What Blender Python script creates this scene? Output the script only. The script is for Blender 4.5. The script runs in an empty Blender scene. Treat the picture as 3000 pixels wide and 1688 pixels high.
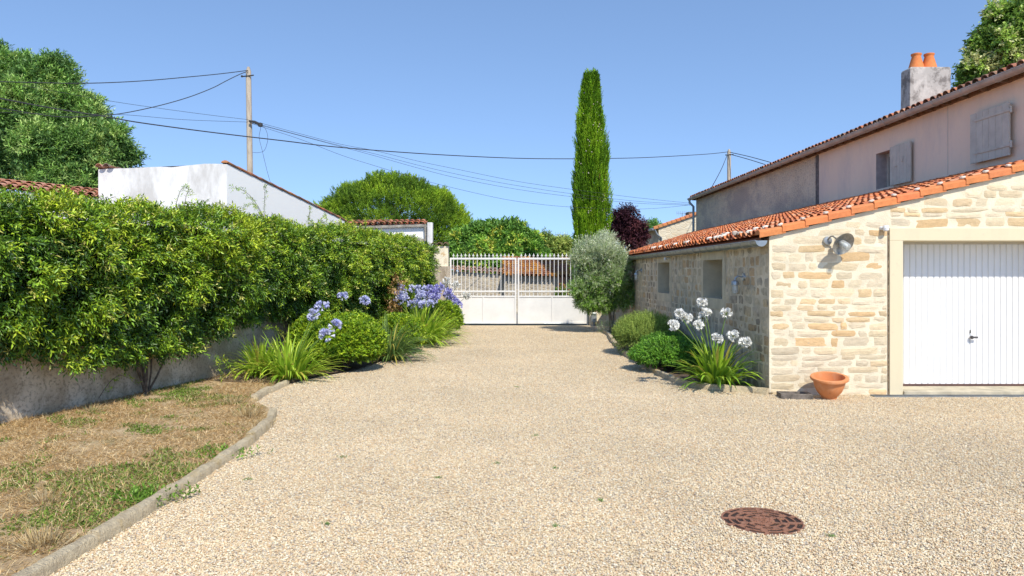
import bpy, math, random
import numpy as np
from mathutils import Vector, Matrix
random.seed(7); R = np.random.default_rng(7)
S = bpy.context.scene; COL = S.collection
# ------------------------------------------------------------------ camera, sky, sun, exposure
H = 1.73
cd = bpy.data.cameras.new('camera'); cam = bpy.data.objects.new('camera', cd); COL.objects.link(cam)
cam.location = (0, 0, H); cam.rotation_euler = (math.radians(90), 0, 0)
cd.lens = 25.31; cd.sensor_width = 36; cd.shift_x = .0101; cd.shift_y = -.01455; cd.clip_start = .05; cd.clip_end = 3000
S.camera = cam
SUNV = Vector((.36, -1, 1.12)).normalized()
w = bpy.data.worlds.new('World'); S.world = w; w.use_nodes = True
nt = w.node_tree; bg = nt.nodes['Background']; sk = nt.nodes.new('ShaderNodeTexSky'); sk.sky_type = 'NISHITA'
sk.sun_disc = False; sk.sun_elevation = math.asin(SUNV.z); sk.sun_rotation = math.atan2(SUNV.x, SUNV.y)
sk.air_density = 1.0; sk.dust_density = .0; sk.ozone_density = 3.0; sk.altitude = 0
nt.links.new(sk.outputs[0], bg.inputs[0]); bg.inputs[1].default_value = .143
tc = nt.nodes.new('ShaderNodeTexCoord'); va = nt.nodes.new('ShaderNodeVectorMath'); vb = nt.nodes.new('ShaderNodeVectorMath'); vb.operation = 'NORMALIZE'
va.inputs[1].default_value = (0, 0, .2)      # sky looked up above its true elevation: keeps the horizon from whitening
nt.links.new(tc.outputs['Generated'], va.inputs[0]); nt.links.new(va.outputs[0], vb.inputs[0]); nt.links.new(vb.outputs[0], sk.inputs[0])
sl = bpy.data.lights.new('sun', 'SUN'); sun = bpy.data.objects.new('sun', sl); COL.objects.link(sun)
sl.energy = 3.1; sl.angle = math.radians(.5); sl.color = (1, .93, .81)
sun.rotation_euler = SUNV.to_track_quat('Z', 'Y').to_euler(); sun.location = (10, -20, 25)
S.view_settings.view_transform = 'Standard'; S.view_settings.look = 'None'; S.view_settings.gamma = 1
S.view_settings.exposure = .72
# ------------------------------------------------------------------ helpers
def at(x, y, Y): return ((x-1262)/1811*Y, Y, H-(y-687)/1811*Y)
def gnd(x, y):
    Y = 1811*H/(y-687); return ((x-1262)/1811*Y, Y)
_G = R.random((64, 64, 64)).astype(np.float32)
def vn(p, s=1.0, o=0):
    p = np.asarray(p, float)*s+o*17.3; i = np.floor(p).astype(int); f = p-i; f = f*f*(3-2*f); r = 0
    for a in (0, 1):
        for b in (0, 1):
            for c in (0, 1):
                wt = (f[..., 0] if a else 1-f[..., 0])*(f[..., 1] if b else 1-f[..., 1])*(f[..., 2] if c else 1-f[..., 2])
                r = r+wt*_G[(i[..., 0]+a) % 64, (i[..., 1]+b) % 64, (i[..., 2]+c) % 64]
    return r
def nrm(v): return v/np.maximum(np.linalg.norm(v, axis=-1, keepdims=True), 1e-9)
def tag(o, label=None, cat=None, group=None, kind=None):
    if label: o['label'] = label
    if cat: o['category'] = cat
    if group: o['group'] = group
    if kind: o['kind'] = kind
    return o
def empty(name, loc=(0, 0, 0), rz=0):
    o = bpy.data.objects.new(name, None); o.location = loc; o.rotation_euler = (0, 0, rz); o.empty_display_size = .1
    COL.objects.link(o); return o
def npmesh(name, V, F, mats, parent=None, col=None, mi=None, smooth=False):
    """V (n,3); F list of arrays (m,k) of faces"""
    me = bpy.data.meshes.new(name)
    Fs = F if isinstance(F, list) else [F]
    nl = sum(f.size for f in Fs); nf = sum(len(f) for f in Fs)
    me.vertices.add(len(V)); me.vertices.foreach_set('co', np.asarray(V, np.float32).ravel())
    me.loops.add(nl); me.loops.foreach_set('vertex_index', np.concatenate([f.ravel() for f in Fs]).astype(np.int32))
    tot = np.concatenate([np.full(len(f), f.shape[1]) for f in Fs]); st = np.concatenate([[0], np.cumsum(tot)[:-1]])
    me.polygons.add(nf); me.polygons.foreach_set('loop_start', st.astype(np.int32)); me.polygons.foreach_set('loop_total', tot.astype(np.int32))
    me.update(calc_edges=True); me.validate()
    for m in (mats if isinstance(mats, list) else [mats]): me.materials.append(m)
    if mi is not None: me.polygons.foreach_set('material_index', np.asarray(mi, np.int32))
    if smooth: me.polygons.foreach_set('use_smooth', np.ones(len(me.polygons), bool))
    if col is not None:
        a = me.color_attributes.new('Col', 'FLOAT_COLOR', 'POINT')
        a.data.foreach_set('color', np.hstack([np.asarray(col, np.float32), np.ones((len(V), 1), np.float32)]).ravel())
    o = bpy.data.objects.new(name, me); COL.objects.link(o)
    if parent: o.parent = parent
    return o
class MB:
    def __init__(s): s.V = []; s.F = []; s.C = []; s.M = []; s.c = (1, 1, 1); s.m = 0
    def v(s, p): s.V.append(tuple(p)); s.C.append(s.c); return len(s.V)-1
    def f(s, *i): s.F.append(i); s.M.append(s.m)
    def quad(s, a, b, c, d): s.f(*[s.v(p) for p in (a, b, c, d)])
    def poly(s, P): s.f(*[s.v(p) for p in P])
    def box(s, x0, x1, y0, y1, z0, z1, M=None):
        P = [Vector(p) for p in ((x0,y0,z0),(x1,y0,z0),(x1,y1,z0),(x0,y1,z0),(x0,y0,z1),(x1,y0,z1),(x1,y1,z1),(x0,y1,z1))]
        if M: P = [M@p for p in P]
        i = [s.v(p) for p in P]
        for q in ((0,3,2,1),(4,5,6,7),(0,1,5,4),(1,2,6,5),(2,3,7,6),(3,0,4,7)): s.f(*[i[k] for k in q])
    def tube(s, pts, r, n=8, cap=True):
        pts = [Vector(p) for p in pts]; r = r if isinstance(r, (list, tuple)) else [r]*len(pts); prev = None; up = None
        for k, p in enumerate(pts):
            d = (pts[min(k+1, len(pts)-1)]-pts[max(k-1, 0)]).normalized()
            if up is None: up = d.orthogonal().normalized()
            up = (up-d*up.dot(d)).normalized(); b = d.cross(up)
            ring = [s.v(p+(up*math.cos(a)+b*math.sin(a))*r[k]) for a in [2*math.pi*j/n for j in range(n)]]
            if prev:
                for j in range(n): s.f(prev[j], prev[(j+1) % n], ring[(j+1) % n], ring[j])
            elif cap: s.f(*ring[::-1])
            prev = ring
        if cap: s.f(*prev)
    def lathe(s, prof, n=32, M=None, closed=False):
        prev = None; first = None
        for r, z in prof:
            ring = []
            for j in range(n):
                a = 2*math.pi*j/n; p = Vector((r*math.cos(a), r*math.sin(a), z)); ring.append(s.v(M@p if M else p))
            if prev:
                for j in range(n): s.f(prev[j], prev[(j+1) % n], ring[(j+1) % n], ring[j])
            prev = ring; first = first or ring
        if closed:
            for j in range(n): s.f(prev[j], prev[(j+1) % n], first[(j+1) % n], first[j])
    def prism(s, P, y0, y1):
        """polygon P of (x,z) extruded along y"""
        a = [s.v((x, y0, z)) for x, z in P]; b = [s.v((x, y1, z)) for x, z in P]; n = len(P)
        s.f(*a); s.f(*b[::-1])
        for j in range(n): s.f(a[j], b[j], b[(j+1) % n], a[(j+1) % n])
    def build(s, name, mats, parent=None, smooth=False, bevel=0, M=None):
        me = bpy.data.meshes.new(name); me.from_pydata(s.V, [], s.F)
        for m in (mats if isinstance(mats, list) else [mats]): me.materials.append(m)
        me.polygons.foreach_set('material_index', s.M)
        a = me.color_attributes.new('Col', 'FLOAT_COLOR', 'POINT')
        a.data.foreach_set('color', np.hstack([np.array(s.C, np.float32), np.ones((len(s.V), 1), np.float32)]).ravel())
        if M: me.transform(M)
        if smooth: me.polygons.foreach_set('use_smooth', np.ones(len(me.polygons), bool))
        me.update(); o = bpy.data.objects.new(name, me); COL.objects.link(o)
        if smooth:
            try: me.set_sharp_from_angle(angle=math.radians(40))
            except Exception: pass
        if bevel:
            b = o.modifiers.new('b', 'BEVEL'); b.width = bevel; b.segments = 2; b.limit_method = 'ANGLE'
        if parent: o.parent = parent
        return o
# ------------------------------------------------------------------ materials
def newmat(name):
    m = bpy.data.materials.new(name); m.use_nodes = True; t = m.node_tree; return m, t, t.nodes['Principled BSDF']
def nd(t, ty, ins=None, **kw):
    n = t.nodes.new('ShaderNode'+ty)
    for k, v in kw.items(): setattr(n, k, v)
    for k, v in (ins or {}).items():
        if isinstance(v, bpy.types.NodeSocket): t.links.new(v, n.inputs[k])
        else: n.inputs[k].default_value = v
    return n
def ramp(t, fac, stops, interp='LINEAR'):
    n = t.nodes.new('ShaderNodeValToRGB'); e = n.color_ramp.elements; n.color_ramp.interpolation = interp
    while len(e) < len(stops): e.new(.5)
    for k, (p, c) in enumerate(stops):
        e[k].position = p; e[k].color = (c[0], c[1], c[2], 1) if not isinstance(c, (int, float)) else (c, c, c, 1)
    t.links.new(fac, n.inputs[0]); return n.outputs[0]
def mix(t, fac, a, b, mode='MIX'):
    n = t.nodes.new('ShaderNodeMix'); n.data_type = 'RGBA'; n.blend_type = mode
    for k, v in ((0, fac), (6, a), (7, b)):
        if isinstance(v, bpy.types.NodeSocket): t.links.new(v, n.inputs[k])
        else: n.inputs[k].default_value = v if not isinstance(v, tuple) or len(v) == 4 else (*v, 1)
    return n.outputs[2]
def noise(t, scale, detail=4, rough=.6, vec=None, dist=0):
    n = nd(t, 'TexNoise', {'Scale': scale, 'Detail': detail, 'Roughness': rough, 'Distortion': dist})
    if vec is None: vec = nd(t, 'NewGeometry').outputs['Position']
    t.links.new(vec, n.inputs['Vector']); return n.outputs[0]
def bump(t, b, h, strength=.4, dist=.01):
    n = nd(t, 'Bump', {'Strength': strength, 'Distance': dist, 'Height': h}); t.links.new(n.outputs[0], b.inputs['Normal'])
def stretch(t, sx, sy, sz):
    g = nd(t, 'NewGeometry'); return nd(t, 'Mapping', {'Vector': g.outputs['Position'], 'Scale': (sx, sy, sz)}).outputs[0]
def flatmat(name, c, rough=.6, metal=0, var=.12, scale=8, bumpv=.15, bd=.004, detail=5):
    m, t, b = newmat(name); b.inputs['Roughness'].default_value = rough; b.inputs['Metallic'].default_value = metal
    n = noise(t, scale, detail); d = tuple(x*(1-var*2) for x in c); l = tuple(min(1, x*(1+var)) for x in c)
    t.links.new(ramp(t, n, [(.3, d), (.7, l)]), b.inputs['Base Color'])
    if bumpv: bump(t, b, noise(t, scale*8, 4), bumpv, bd)
    return m
def colmat(name, rough=.8, var=.25, scale=25, bumpv=.3, bd=.006, trans=0, spec=.3, spots=None, vec=None):
    """base colour comes from the mesh's own colour attribute"""
    m, t, b = newmat(name); b.inputs['Roughness'].default_value = rough; b.inputs['Specular IOR Level'].default_value = spec
    a = nd(t, 'Attribute', attribute_name='Col').outputs['Color']; c = a
    v = vec(t) if vec else None
    if var: c = mix(t, 1.0, a, ramp(t, noise(t, scale, 5, .65, v), [(.25, 1-var), (.75, 1+var*.4)]), 'MULTIPLY')
    if spots: c = mix(t, ramp(t, noise(t, spots[1], 6, .7), [(spots[2], 0), (spots[2]+.08, spots[3])]), c, spots[0])
    t.links.new(c, b.inputs['Base Color'])
    if bumpv: bump(t, b, noise(t, scale*1.6, 6, .7, v), bumpv, bd)
    if trans:
        tr = nd(t, 'BsdfTranslucent', {'Color': c}); mx = nd(t, 'MixShader', {0: trans})
        t.links.new(b.outputs[0], mx.inputs[1]); t.links.new(tr.outputs[0], mx.inputs[2])
        t.links.new(mx.outputs[0], t.nodes['Material Output'].inputs[0])
    return m
LEAF = colmat('leaf', .45, 0, bumpv=0, trans=.28, spec=.4)
LEAFH = colmat('hedge_leaf', .38, 0, bumpv=0, trans=.16, spec=.5)
LEAFM = colmat('leaf_matt', .7, 0, bumpv=0, trans=.22, spec=.2)
PETAL = colmat('petal', .7, 0, bumpv=0, trans=.22, spec=.1)
BARK = flatmat('bark', (.16, .12, .085), .9, var=.3, scale=20, bumpv=.8, bd=.02)
HEDGECORE = flatmat('twigs', (.03, .03, .012), 1.0, var=.5, scale=15, bumpv=1, bd=.03)  # near-black colour stands for the shade in the hedge's gaps
HEDGECORE.node_tree.nodes['Principled BSDF'].inputs['Specular IOR Level'].default_value = 0
BARKL = flatmat('olive_bark', (.3, .26, .2), .9, var=.3, scale=25, bumpv=.8, bd=.02)
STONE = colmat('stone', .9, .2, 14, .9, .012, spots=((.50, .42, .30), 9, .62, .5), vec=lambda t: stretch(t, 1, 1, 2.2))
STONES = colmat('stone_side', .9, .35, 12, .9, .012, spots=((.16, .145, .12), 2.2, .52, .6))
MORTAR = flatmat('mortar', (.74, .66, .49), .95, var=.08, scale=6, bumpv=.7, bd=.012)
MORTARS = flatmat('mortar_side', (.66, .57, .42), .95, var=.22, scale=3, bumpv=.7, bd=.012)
TILE = colmat('tile', .85, .25, 18, .3, .004, spots=((.50, .42, .34), 7, .66, .5))
TILEO = colmat('old_tile', .9, .45, 12, .4, .006, spots=((.12, .10, .08), 3, .5, .75))
TILEL = colmat('lichen_tile', .9, .45, 6, .4, .006, spots=((.62, .30, .03), 2.2, .50, .8))
ZINC = flatmat('zinc', (.30, .33, .35), .42, .75, var=.15, scale=5, bumpv=.05)
ZINCD = flatmat('weathered_gutter', (.44, .42, .39), .5, .2, var=.15, scale=3, bumpv=.05)
WHITE = flatmat('white_paint', (.77, .77, .76), .4, var=.02, scale=1.5, bumpv=.04)
GATE = flatmat('gate_paint', (.71, .70, .67), .4, var=.04, scale=3, bumpv=.03)
SHUT = flatmat('shutter_paint', (.56, .52, .44), .6, var=.08, scale=6, bumpv=.1)
DARK = flatmat('dark', (.02, .02, .02), .8, var=.1, bumpv=0)
CABLE = flatmat('cable_rubber', (.03, .03, .033), .7, var=.1, bumpv=0)
CONC = flatmat('grey_concrete', (.34, .31, .26), .95, var=.3, scale=7, bumpv=.6, bd=.01)
POTM = flatmat('chimney_terracotta', (.72, .22, .06), .8, var=.08, scale=9, bumpv=.1)
WOODG = flatmat('grey_wood', (.17, .145, .12), .9, var=.3, scale=14, bumpv=.5)
TIMB = flatmat('brown_timber', (.20, .12, .07), .9, var=.3, scale=10, bumpv=.3)
PLATE = flatmat('galvanised_plate', (.45, .48, .50), .4, .7, var=.1, scale=20, bumpv=.05)
def m_layer(name, base, layers, rough=.92, bs=60, bstr=.5, bd=.006):
    """base colour then (noise scale vec3, scale, lo, hi, colour, amount) stains"""
    m, t, b = newmat(name); b.inputs['Roughness'].default_value = rough; c = (*base, 1)
    for sv, sc, lo, hi, cc, am in layers:
        c = mix(t, ramp(t, noise(t, sc, 7, .68, stretch(t, *sv)), [(lo, 0), (hi, am)]), c, cc)
    t.links.new(c, b.inputs['Base Color']); bump(t, b, noise(t, bs, 5, .7), bstr, bd); return m
TERRA = m_layer('terracotta', (.62, .235, .085), [((1,1,.6), 6, .48, .64, (.66, .34, .18), .55), ((1,1,1), 14, .58, .70, (.40, .14, .06), .5)], rough=.8, bs=90, bstr=.25, bd=.003)
SURR = m_layer('cream_render', (.66, .58, .40), [((1,1,.25), 3, .5, .68, (.60, .53, .37), .6), ((1,1,1), 11, .6, .72, (.52, .46, .34), .4)], bs=70, bstr=.3, bd=.004)
PINK = m_layer('pink_render', (.86, .68, .53), [((1,1,.5), .9, .42, .62, (.90, .74, .58), .6), ((1,1,.35), 1.4, .48, .68, (.60, .51, .46), .5), ((1,1,1), 12, .55, .75, (.68, .56, .48), .3)])
WHITER = m_layer('whitewash', (.78, .77, .75), [((1,1,.4), 1.9, .42, .58, (.50, .48, .45), .8), ((1,1,1), 9, .6, .75, (.62, .60, .55), .35)])
WHITER2 = m_layer('whitewash_plain', (.88, .87, .84), [((1,1,.4), 1.6, .6, .75, (.68, .67, .64), .4)], bs=30)
CHIM = m_layer('chimney_render', (.44, .40, .36), [((1,1,1), 4, .46, .58, (.12, .10, .09), .75), ((1,1,.5), 2.4, .5, .6, (.66, .60, .54), .6)])
RETW = m_layer('retaining_render', (.66, .56, .42), [((1,1,1), 1.8, .42, .58, (.36, .28, .18), .8), ((1,1,1), 26, .5, .6, (.20, .16, .11), .6)], bd=.012)
KERB = m_layer('edging_stone', (.70, .58, .38), [((1,1,1), 9, .45, .6, (.48, .39, .26), .7), ((1,1,1), 4, .54, .64, (.52, .36, .12), .5)], bs=38, bstr=1.0, bd=.045)
POLEM = m_layer('weathered_pole', (.44, .37, .28), [((6,6,1), 3, .45, .6, (.27, .22, .17), .7)], bs=20)
RUST = m_layer('rusty_iron', (.29, .13, .075), [((1,1,1), 18, .45, .6, (.19, .09, .055), .8), ((1,1,1), 60, .55, .65, (.40, .22, .13), .5)], rough=.85)
SOIL = m_layer('soil', (.13, .09, .06), [((1,1,1), 20, .45, .6, (.07, .05, .035), .8)], bs=50, bstr=1, bd=.02)
def m_fieldstone(name, mortar, cols, sc=5, var=.3):
    """small rubble masonry for distant walls: brick cells warped by noise"""
    m, t, b = newmat(name); b.inputs['Roughness'].default_value = .95
    g = nd(t, 'NewGeometry'); sp = nd(t, 'SeparateXYZ', {0: g.outputs['Position']})
    ax = nd(t, 'Math', {0: sp.outputs[0], 1: sp.outputs[1]}, operation='ADD')
    cv = nd(t, 'CombineXYZ', {0: ax.outputs[0], 1: sp.outputs[2], 2: 0.0})
    nz = nd(t, 'TexNoise', {'Scale': 5.0, 'Detail': 3.0, 'Vector': cv.outputs[0]})
    w1 = nd(t, 'MixRGB', {0: .03, 1: cv.outputs[0], 2: nz.outputs['Color']})
    vor = nd(t, 'TexVoronoi', {'Scale': 1.0, 'Vector': nd(t, 'Mapping', {'Vector': w1.outputs[0], 'Scale': (sc, sc*2.4, 1)}).outputs[0]}, voronoi_dimensions='2D')
    ve = nd(t, 'TexVoronoi', {'Scale': 1.0, 'Vector': vor.inputs['Vector'].links[0].from_socket}, voronoi_dimensions='2D', feature='DISTANCE_TO_EDGE')
    sc2 = nd(t, 'SeparateColor', {0: vor.outputs['Color']})
    c = ramp(t, sc2.outputs[0], [(i/(len(cols)-1), k) for i, k in enumerate(cols)])
    c = mix(t, 1.0, c, ramp(t, noise(t, 1.2, 6, .7), [(.3, 1-var), (.65, 1.08)]), 'MULTIPLY')
    e = ramp(t, ve.outputs['Distance'], [(.04, 0), (.13, 1)]); c = mix(t, e, (*mortar, 1), c)
    t.links.new(c, b.inputs['Base Color']); bump(t, b, e, .8, .015); return m, t, b, c
FIELD = m_fieldstone('rubble_wall', (.50, .44, .34), [(.42, .36, .27), (.55, .47, .34), (.36, .31, .25), (.50, .40, .26)], 4)[0]
_m, _t, _b, _c = m_fieldstone('old_house_stone', (.78, .68, .52), [(.66, .56, .42), (.72, .60, .44), (.58, .49, .38), (.68, .55, .39)], 6.5, .2)
_t.links.new(mix(_t, ramp(_t, noise(_t, .55, 8, .72, stretch(_t, 1, 1, 1.6)), [(.46, 0), (.58, .6)]), _c, (.36, .30, .28, 1)), _b.inputs['Base Color']); HSTONE = _m
PALE = m_fieldstone('pale_stone', (.70, .62, .48), [(.66, .56, .40), (.74, .66, .50), (.62, .50, .34)], 4, .12)[0]
def gravel_mat():
    m, t, b = newmat('gravel'); b.inputs['Roughness'].default_value = .85
    v = nd(t, 'TexVoronoi', {'Scale': 62.0, 'Vector': nd(t, 'NewGeometry').outputs['Position']}); v2 = nd(t, 'TexVoronoi', {'Scale': 62.0, 'Vector': v.inputs['Vector'].links[0].from_socket}, feature='DISTANCE_TO_EDGE')
    s = nd(t, 'SeparateColor', {0: v.outputs['Color']})
    c = ramp(t, s.outputs[0], GR, 'CONSTANT')
    c = mix(t, 1.0, c, ramp(t, noise(t, .55, 5, .6), [(.3, .86), (.7, 1.06)]), 'MULTIPLY')
    c = mix(t, ramp(t, noise(t, 1.3, 6, .7), [(.58, 0), (.72, .35)]), c, (.42, .31, .19, 1))
    e = ramp(t, v2.outputs['Distance'], [(.0, .7), (.12, 1)]); c = mix(t, 1.0, c, e, 'MULTIPLY')
    t.links.new(c, b.inputs['Base Color']); bump(t, b, ramp(t, v.outputs['Distance'], [(0, 1), (.8, 0)]), 1.0, .004); return m
GR = [(0, (.69, .575, .375)), (.2, (.57, .43, .26)), (.34, (.75, .68, .52)), (.5, (.61, .47, .30)), (.62, (.49, .42, .33)), (.72, (.71, .58, .385)), (.86, (.59, .41, .24)), (.95, (.32, .27, .22))]
GRAVEL = gravel_mat()
def pebble_mat():
    m, t, b = newmat('pebble'); b.inputs['Roughness'].default_value = .8
    c = ramp(t, nd(t, 'ObjectInfo').outputs['Random'], GR, 'CONSTANT')
    c = mix(t, 1.0, c, ramp(t, noise(t, .55, 5, .6), [(.3, .90), (.7, 1.06)]), 'MULTIPLY')
    t.links.new(c, b.inputs['Base Color']); return m
PEB = pebble_mat()
LAWN = m_layer('dry_lawn', (.58, .42, .24), [((1,1,1), 3, .42, .6, (.64, .50, .30), .8), ((1,1,1), 30, .45, .6, (.38, .26, .13), .6), ((1,1,1), 1.7, .55, .65, (.15, .17, .05), .5)], bs=80, bstr=1, bd=.02)
GROUND = m_layer('earth', (.30, .25, .15), [((1,1,1), .3, .45, .6, (.20, .20, .09), .8)], bs=10)
ROADM = m_layer('asphalt', (.12, .12, .12), [((1,1,1), 3, .45, .6, (.09, .09, .09), .6)], bs=60)
# ------------------------------------------------------------------ leaves
def leaves(P, D, N, L, W, C, fold=.25):
    """4 vertices, 2 triangles a leaf.  P base, D axis, N up, L, W (n,), C (n,3)"""
    n = len(P); D = nrm(D); B = nrm(np.cross(D, N)); Nn = np.cross(B, D); L = L[:, None]; W = W[:, None]
    V = np.empty((n, 4, 3)); V[:, 0] = P; V[:, 1] = P+D*L*.45+B*W*.5+Nn*W*fold; V[:, 2] = P+D*L-Nn*L*.08; V[:, 3] = P+D*L*.45-B*W*.5+Nn*W*fold
    i = np.arange(n)[:, None]*4
    return V.reshape(-1, 3), np.vstack([i+[0, 1, 2], i+[0, 2, 3]]), np.repeat(C, 4, 0)
def merge(parts):
    V = []; F = []; C = []; o = 0
    for v, f, c in parts: V.append(v); F.append(f+o); C.append(c); o += len(v)
    return np.vstack(V), np.vstack(F), np.vstack(C)
def shoots(P, D, L, M, ll, lw, pal, spread=.8, jit=.15, droop=0, tip=None, t0=.1, pick=None, fwd=.6):
    """n leafy shoots: base P, direction D, length L; M leaves of length ll, width lw; pal list of colours"""
    n = len(P); D = nrm(D); L = np.broadcast_to(L, n)
    ref = nrm(np.cross(D, R.normal(size=(n, 3)))); ref2 = np.cross(D, ref)
    t = np.linspace(t0, 1, M)[None, :, None]; ph = (np.arange(M)*2.4)[None]+R.random((n, 1))*6.3+R.normal(size=(n, M))*.3
    pos = P[:, None]+D[:, None]*(L[:, None, None]*t); pos[..., 2] -= (droop*L[:, None]*t[..., 0]**2)
    rad = ref[:, None]*np.cos(ph)[..., None]+ref2[:, None]*np.sin(ph)[..., None]
    ld = D[:, None]*fwd*(.4+t)+rad*spread*(1.25-.6*t)+R.normal(size=pos.shape)*.12
    ld[..., 2] -= droop*.6
    pal = np.array(pal); idx = R.integers(0, len(pal), n) if pick is None else pick; c = pal[idx][:, None]*(1+R.normal(size=(n, M, 1))*jit)
    if tip is not None: c = c*(1-t**2*.7)+np.array(tip)*t**2*.7
    c = np.clip(np.broadcast_to(c, pos.shape)*(1+R.normal(size=(n, 1, 1))*jit), .002, 1)
    up = D[:, None]*.7+np.array([0, 0, .6])+R.normal(size=pos.shape)*.3
    k = n*M; LL = ll*(.65+.6*R.random(k)); WW = lw*(.7+.5*R.random(k))
    return leaves(pos.reshape(k, 3), ld.reshape(k, 3), up.reshape(k, 3), LL, WW, c.reshape(k, 3))
def sph(n, up=-1):
    d = nrm(R.normal(size=(int(n*2.5)+20, 3))); d = d[d[:, 2] > up]; return d[:n]
def lobe_pts(lobes, dens, inner=.0, seed=0, up=-.7):
    """points and normals on the outer surface of a union of ellipsoid lobes (c, r(3))"""
    P = []; N = []
    for k, (c, r) in enumerate(lobes):
        c = np.array(c); r = np.array(r); n = int(dens*r.mean()**2*12.6); d = sph(n, up)
        rr = 1-.28*R.random((len(d), 1))**2+.22*(vn(d, 2.2, k+seed)[:, None]-.5)
        p = c+d*r*rr; ok = np.ones(len(p), bool)
        for j, (c2, r2) in enumerate(lobes):
            if j != k: ok &= (((p-np.array(c2))/np.array(r2))**2).sum(1) > .55
        P.append(p[ok]); N.append(nrm(d/r)[ok])
    return np.vstack(P), np.vstack(N)
def foliage(name, parts, mat=None, parent=None):
    V, F, C = merge(parts); return npmesh(name, V, F, mat or LEAF, parent, C)
def trunk(parent, base, top, r, limbs=(), mat=None, name='trunk'):
    m = MB(); b = Vector(base); t = Vector(top); pts = []
    for k in range(7):
        u = k/6; pts.append(b.lerp(t, u)+Vector((math.sin(u*5)*r*.5, math.cos(u*4)*r*.4, 0)))
    m.tube(pts, [r*(1.25-.7*k/6) if k else r*1.5 for k in range(7)], 10)
    for q in limbs:
        q = Vector(q); s = pts[random.choice((3, 4, 5))]; mid = s.lerp(q, .5)+Vector((0, 0, .08*(q-s).length))
        m.tube([s, s.lerp(mid, .5), mid, mid.lerp(q, .6), q], [r*.5, r*.4, r*.3, r*.2, r*.08], 6)
    return m.build(name, mat or BARK, parent, smooth=True)
# ================================================================== the setting
def sheet(name, P, z, mat, label=None):
    m = MB(); m.poly([(x, y, z) for x, y in P]); o = m.build(name, mat); o['kind'] = 'structure'; return o
sheet('ground', [(-900, -60), (900, -60), (900, 1500), (-900, 1500)], -.03, GROUND)
KL = [(-2.75, 2.8), (-2.66, 3.6), (-2.62, 4.2), (-2.58, 4.8), (-2.55, 5.4), (-2.54, 6.4), (-2.55, 7.3), (-2.62, 8.1), (-2.78, 8.75), (-3.0, 9.2), (-3.32, 9.65), (-3.37, 10.2), (-3.33, 11.1), (-3.05, 11.95), (-2.55, 12.8), (-2.3, 14.5), (-2.0, 16.5), (-1.7, 19.2), (-1.6, 21), (-1.8, 23.7)]
XS = 3.81; YG = 10.25; XH = 8.4
KR = [(3.79, 10.22), (3.62, 10.42), (3.3, 10.5), (2.98, 10.72), (2.75, 11.3), (2.66, 12.2), (2.62, 13.4), (2.60, 15), (2.66, 16.5), (2.8, 18.2), (2.95, 19.8), (3.0, 21.4)]
def wx(y): return -5.67+.2553*(y-8.14)          # face of the retaining wall
sheet('gravel_driveway', [(-20, -12), (14, -12), (14, YG), (XS+.1, YG), (XS+.1, 23.8), (-3, 23.8), (-3, 13), (-20, 13)], 0, GRAVEL)
sheet('lawn', [(-20, -12), (-4.2, -12)]+[(-3.4, -2), (-2.9, 1)]+KL[:13]+[(-4.55, 12.6), (-20, 12.6)], .022, LAWN)
sheet('flower_bed', [(wx(11.5), 11.5), (-4.0, 11.2)]+KL[12:]+[(wx(23.7), 23.7)], .03, SOIL)
sheet('side_bed', KR+[(XS+.05, 21.4), (XS+.05, 10.22)], .03, SOIL)
sheet('road', [(-60, 24.6), (60, 24.6), (60, 31), (-60, 31)], -.02, ROADM)
# ---- gravel stones lying on the drive (uncountable)
def pebbles():
    n = 800000; x = R.uniform(-3.6, 9.5, n); y = 3.6+20*R.random(n)**1.9
    kx = np.interp(y, [p[1] for p in KL], [p[0] for p in KL])
    xr = np.interp(y, [p[1] for p in KR], [p[0] for p in KR])
    ok = (x > kx+.02) & (x < .86*y+.9) & (x > -.75*y-.3) & ~((y > YG-.02) & (x > xr-.02)) & ~((x > XS-.05) & (y > YG-.03))
    ok &= ~(((x-1.816)**2+(y-5.02)**2) < .272**2) & ~((y > 10.0) & (x > 5.15))
    x = x[ok]; y = y[ok]; V = np.stack([x, y, .002+.007*R.random(len(x))], 1)
    me = bpy.data.meshes.new('gravel_stones'); me.from_pydata(V.tolist(), [], []); o = bpy.data.objects.new('gravel_stones', me); COL.objects.link(o)
    o['kind'] = 'stuff'; tag(o, 'loose cream and tan gravel stones covering the driveway', 'gravel')
    g = bpy.data.node_groups.new('pebbles', 'GeometryNodeTree'); g.interface.new_socket('Geometry', in_out='INPUT', socket_type='NodeSocketGeometry'); g.interface.new_socket('Geometry', in_out='OUTPUT', socket_type='NodeSocketGeometry')
    N = g.nodes; L = g.links; a = N.new('NodeGroupInput'); z = N.new('NodeGroupOutput'); ip = N.new('GeometryNodeInstanceOnPoints')
    ico = N.new('GeometryNodeMeshIcoSphere'); ico.inputs['Radius'].default_value = .0068; ico.inputs['Subdivisions'].default_value = 1
    sm = N.new('GeometryNodeSetMaterial'); sm.inputs['Material'].default_value = PEB
    r1 = N.new('FunctionNodeRandomValue'); r1.data_type = 'FLOAT_VECTOR'; r1.inputs[0].default_value = (-.5, -.5, 0); r1.inputs[1].default_value = (.5, .5, 6.28)
    r2 = N.new('FunctionNodeRandomValue'); r2.data_type = 'FLOAT_VECTOR'; r2.inputs[0].default_value = (.6, .5, .4); r2.inputs[1].default_value = (1.6, 1.15, .85); r2.inputs['Seed'].default_value = 5
    L.new(a.outputs[0], ip.inputs['Points']); L.new(ico.outputs[0], sm.inputs[0]); L.new(sm.outputs[0], ip.inputs['Instance'])
    L.new(r1.outputs[0], ip.inputs['Rotation']); L.new(r2.outputs[0], ip.inputs['Scale']); L.new(ip.outputs[0], z.inputs[0])
    md = o.modifiers.new('pebbles', 'NODES'); md.node_group = g
pebbles()
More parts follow.
